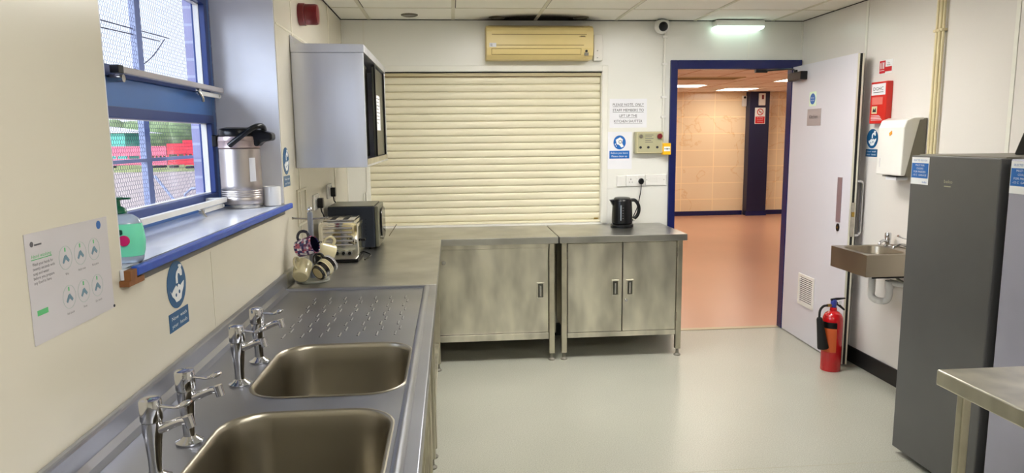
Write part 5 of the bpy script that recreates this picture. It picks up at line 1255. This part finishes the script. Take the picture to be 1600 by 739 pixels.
# ------------------------------------------------------------------ near right steel table
t = thing('prep_table', 'stainless steel prep table at the near right before the fridges', 'table', (1.68, 1.3, 0))
MB().box(1.340, 2.045, 0.55, 1.765, H-0.045, H).build('worktop', 'steel_door', t, bevel=0.004)
for x in (1.391, 1.97):
    for y in (0.62, 1.720):
        l_ = MB().box(x, x+0.026, y, y+0.026, 0.048, H-0.0455).build('leg', 'steel_leg', t, bevel=0.004)
        m = MB(); foot(m, x+0.013, y+0.013); m.build('adjustable_foot', 'grey_pl', l_, smooth=True)
MB().box(1.40, 1.99, 0.65, 1.717, 0.16, 0.19).build('lower_shelf', 'steel_door', t, bevel=0.003)

# ------------------------------------------------------------------ outside
GZ = -0.15
tag(MB().box(-90, -1.4, -20, 120, GZ-0.2, GZ).build('ground_outside', 'gravel', kind='structure'), 'pale gravel ground outside the window', 'ground')
o = MB().box(-60, -14, 40, 51, GZ, GZ+0.02).build('lawn', 'grass'); tag(o, 'strip of green grass beyond the gravel', 'grass', kind='stuff')
def barrier(x0, x1, y, h, matn, label, group):
    t = thing('site_barrier', label, 'barrier', ((x0+x1)/2, y, GZ+0.02), group)
    b = GZ+0.021; m = MB().box(x0, x1, y-0.04, y+0.04, b+h*0.55, b+h).box(x0, x1, y-0.04, y+0.04, b+h*0.12, b+h*0.42)
    n = 4
    for i in range(n+1): x = x0+(x1-x0-0.08)*i/n; m.box(x, x+0.08, y-0.03, y+0.03, b+h*0.1, b+h*0.97)
    m.build('panel', matn, t); MB().box(x0+0.2, x0+0.5, y-0.4, y+0.4, b, b+0.13).box(x1-0.5, x1-0.2, y-0.4, y+0.4, b, b+0.13).build('feet', 'black_matt', t)
barrier(-17.7, -15.2, 45.6, 1.5, 'barrier', 'bright red plastic site barrier right of the guard upright', 'site barriers')
barrier(-16.2, -14.2, 44.2, 1.7, 'barrier', 'bright red plastic site barrier closest to the brick pier', 'site barriers')
barrier(-21.9, -19.0, 46.5, 1.35, 'barrier_pink', 'faded pink site barrier left of the guard upright', 'site barriers')
barrier(-18.9, -17.9, 46.0, 1.35, 'barrier_pink', 'short faded pink site barrier behind the guard upright', 'site barriers')
t = thing('site_cabin', 'green site cabin with a pale roof seen through the window', 'cabin', (-25, 53, GZ))
MB().box(-30, -23.0, 52, 56, GZ+0.02, 2.1).build('walls', 'container', t)
MB().prism([(-30.2, 2.12), (-22.0, 2.12), (-26, 2.7)], 'y', 51.8, 56.2).build('roof', 'pale_roof', t)
t = thing('bike_hoop', 'thin grey metal hoop standing on the gravel outside', 'hoop', (-5.2, 16.0, GZ))
MB().tube([(-5.9, 16.0, GZ), (-5.9, 16.0, GZ+0.5), (-5.75, 16.0, GZ+0.62), (-4.9, 16.0, GZ+0.64), (-4.75, 16.0, GZ+0.5), (-4.75, 16.0, GZ)], 0.03, 8).build('frame', 'guard', t, smooth=True)
MB().tube([(-5.9, 16.0, GZ+0.02), (-6.6, 16.2, GZ+0.9)], 0.03, 8).build('brace', 'guard', t, smooth=True)
# hedge of rounded clumps, one mesh of leaves
m = MB()
for i in range(46):
    x = -48+i*1.15+random.uniform(-.3, .3); y = 62+random.uniform(-1.2, 1.2); r = random.uniform(1.5, 2.1); h = random.uniform(1.55, 1.9)
    pr = [(max(0.01, r*math.sin(a_)), -h*math.cos(a_)) for a_ in [k*PI/9 for k in range(10)]]
    m.lathe(pr, (x, y, GZ+1.75), (0, 0, 1), 14)
o = m.build('hedge', 'hedge', smooth=True); tag(o, 'long green hedge along the far side of the ground outside', 'hedge', kind='stuff')
dm = o.modifiers.new('rough', 'DISPLACE'); tx_ = bpy.data.textures.new('rough', 'CLOUDS'); tx_.noise_scale = 0.5; dm.texture = tx_; dm.strength = 0.5; dm.texture_coords = 'GLOBAL'
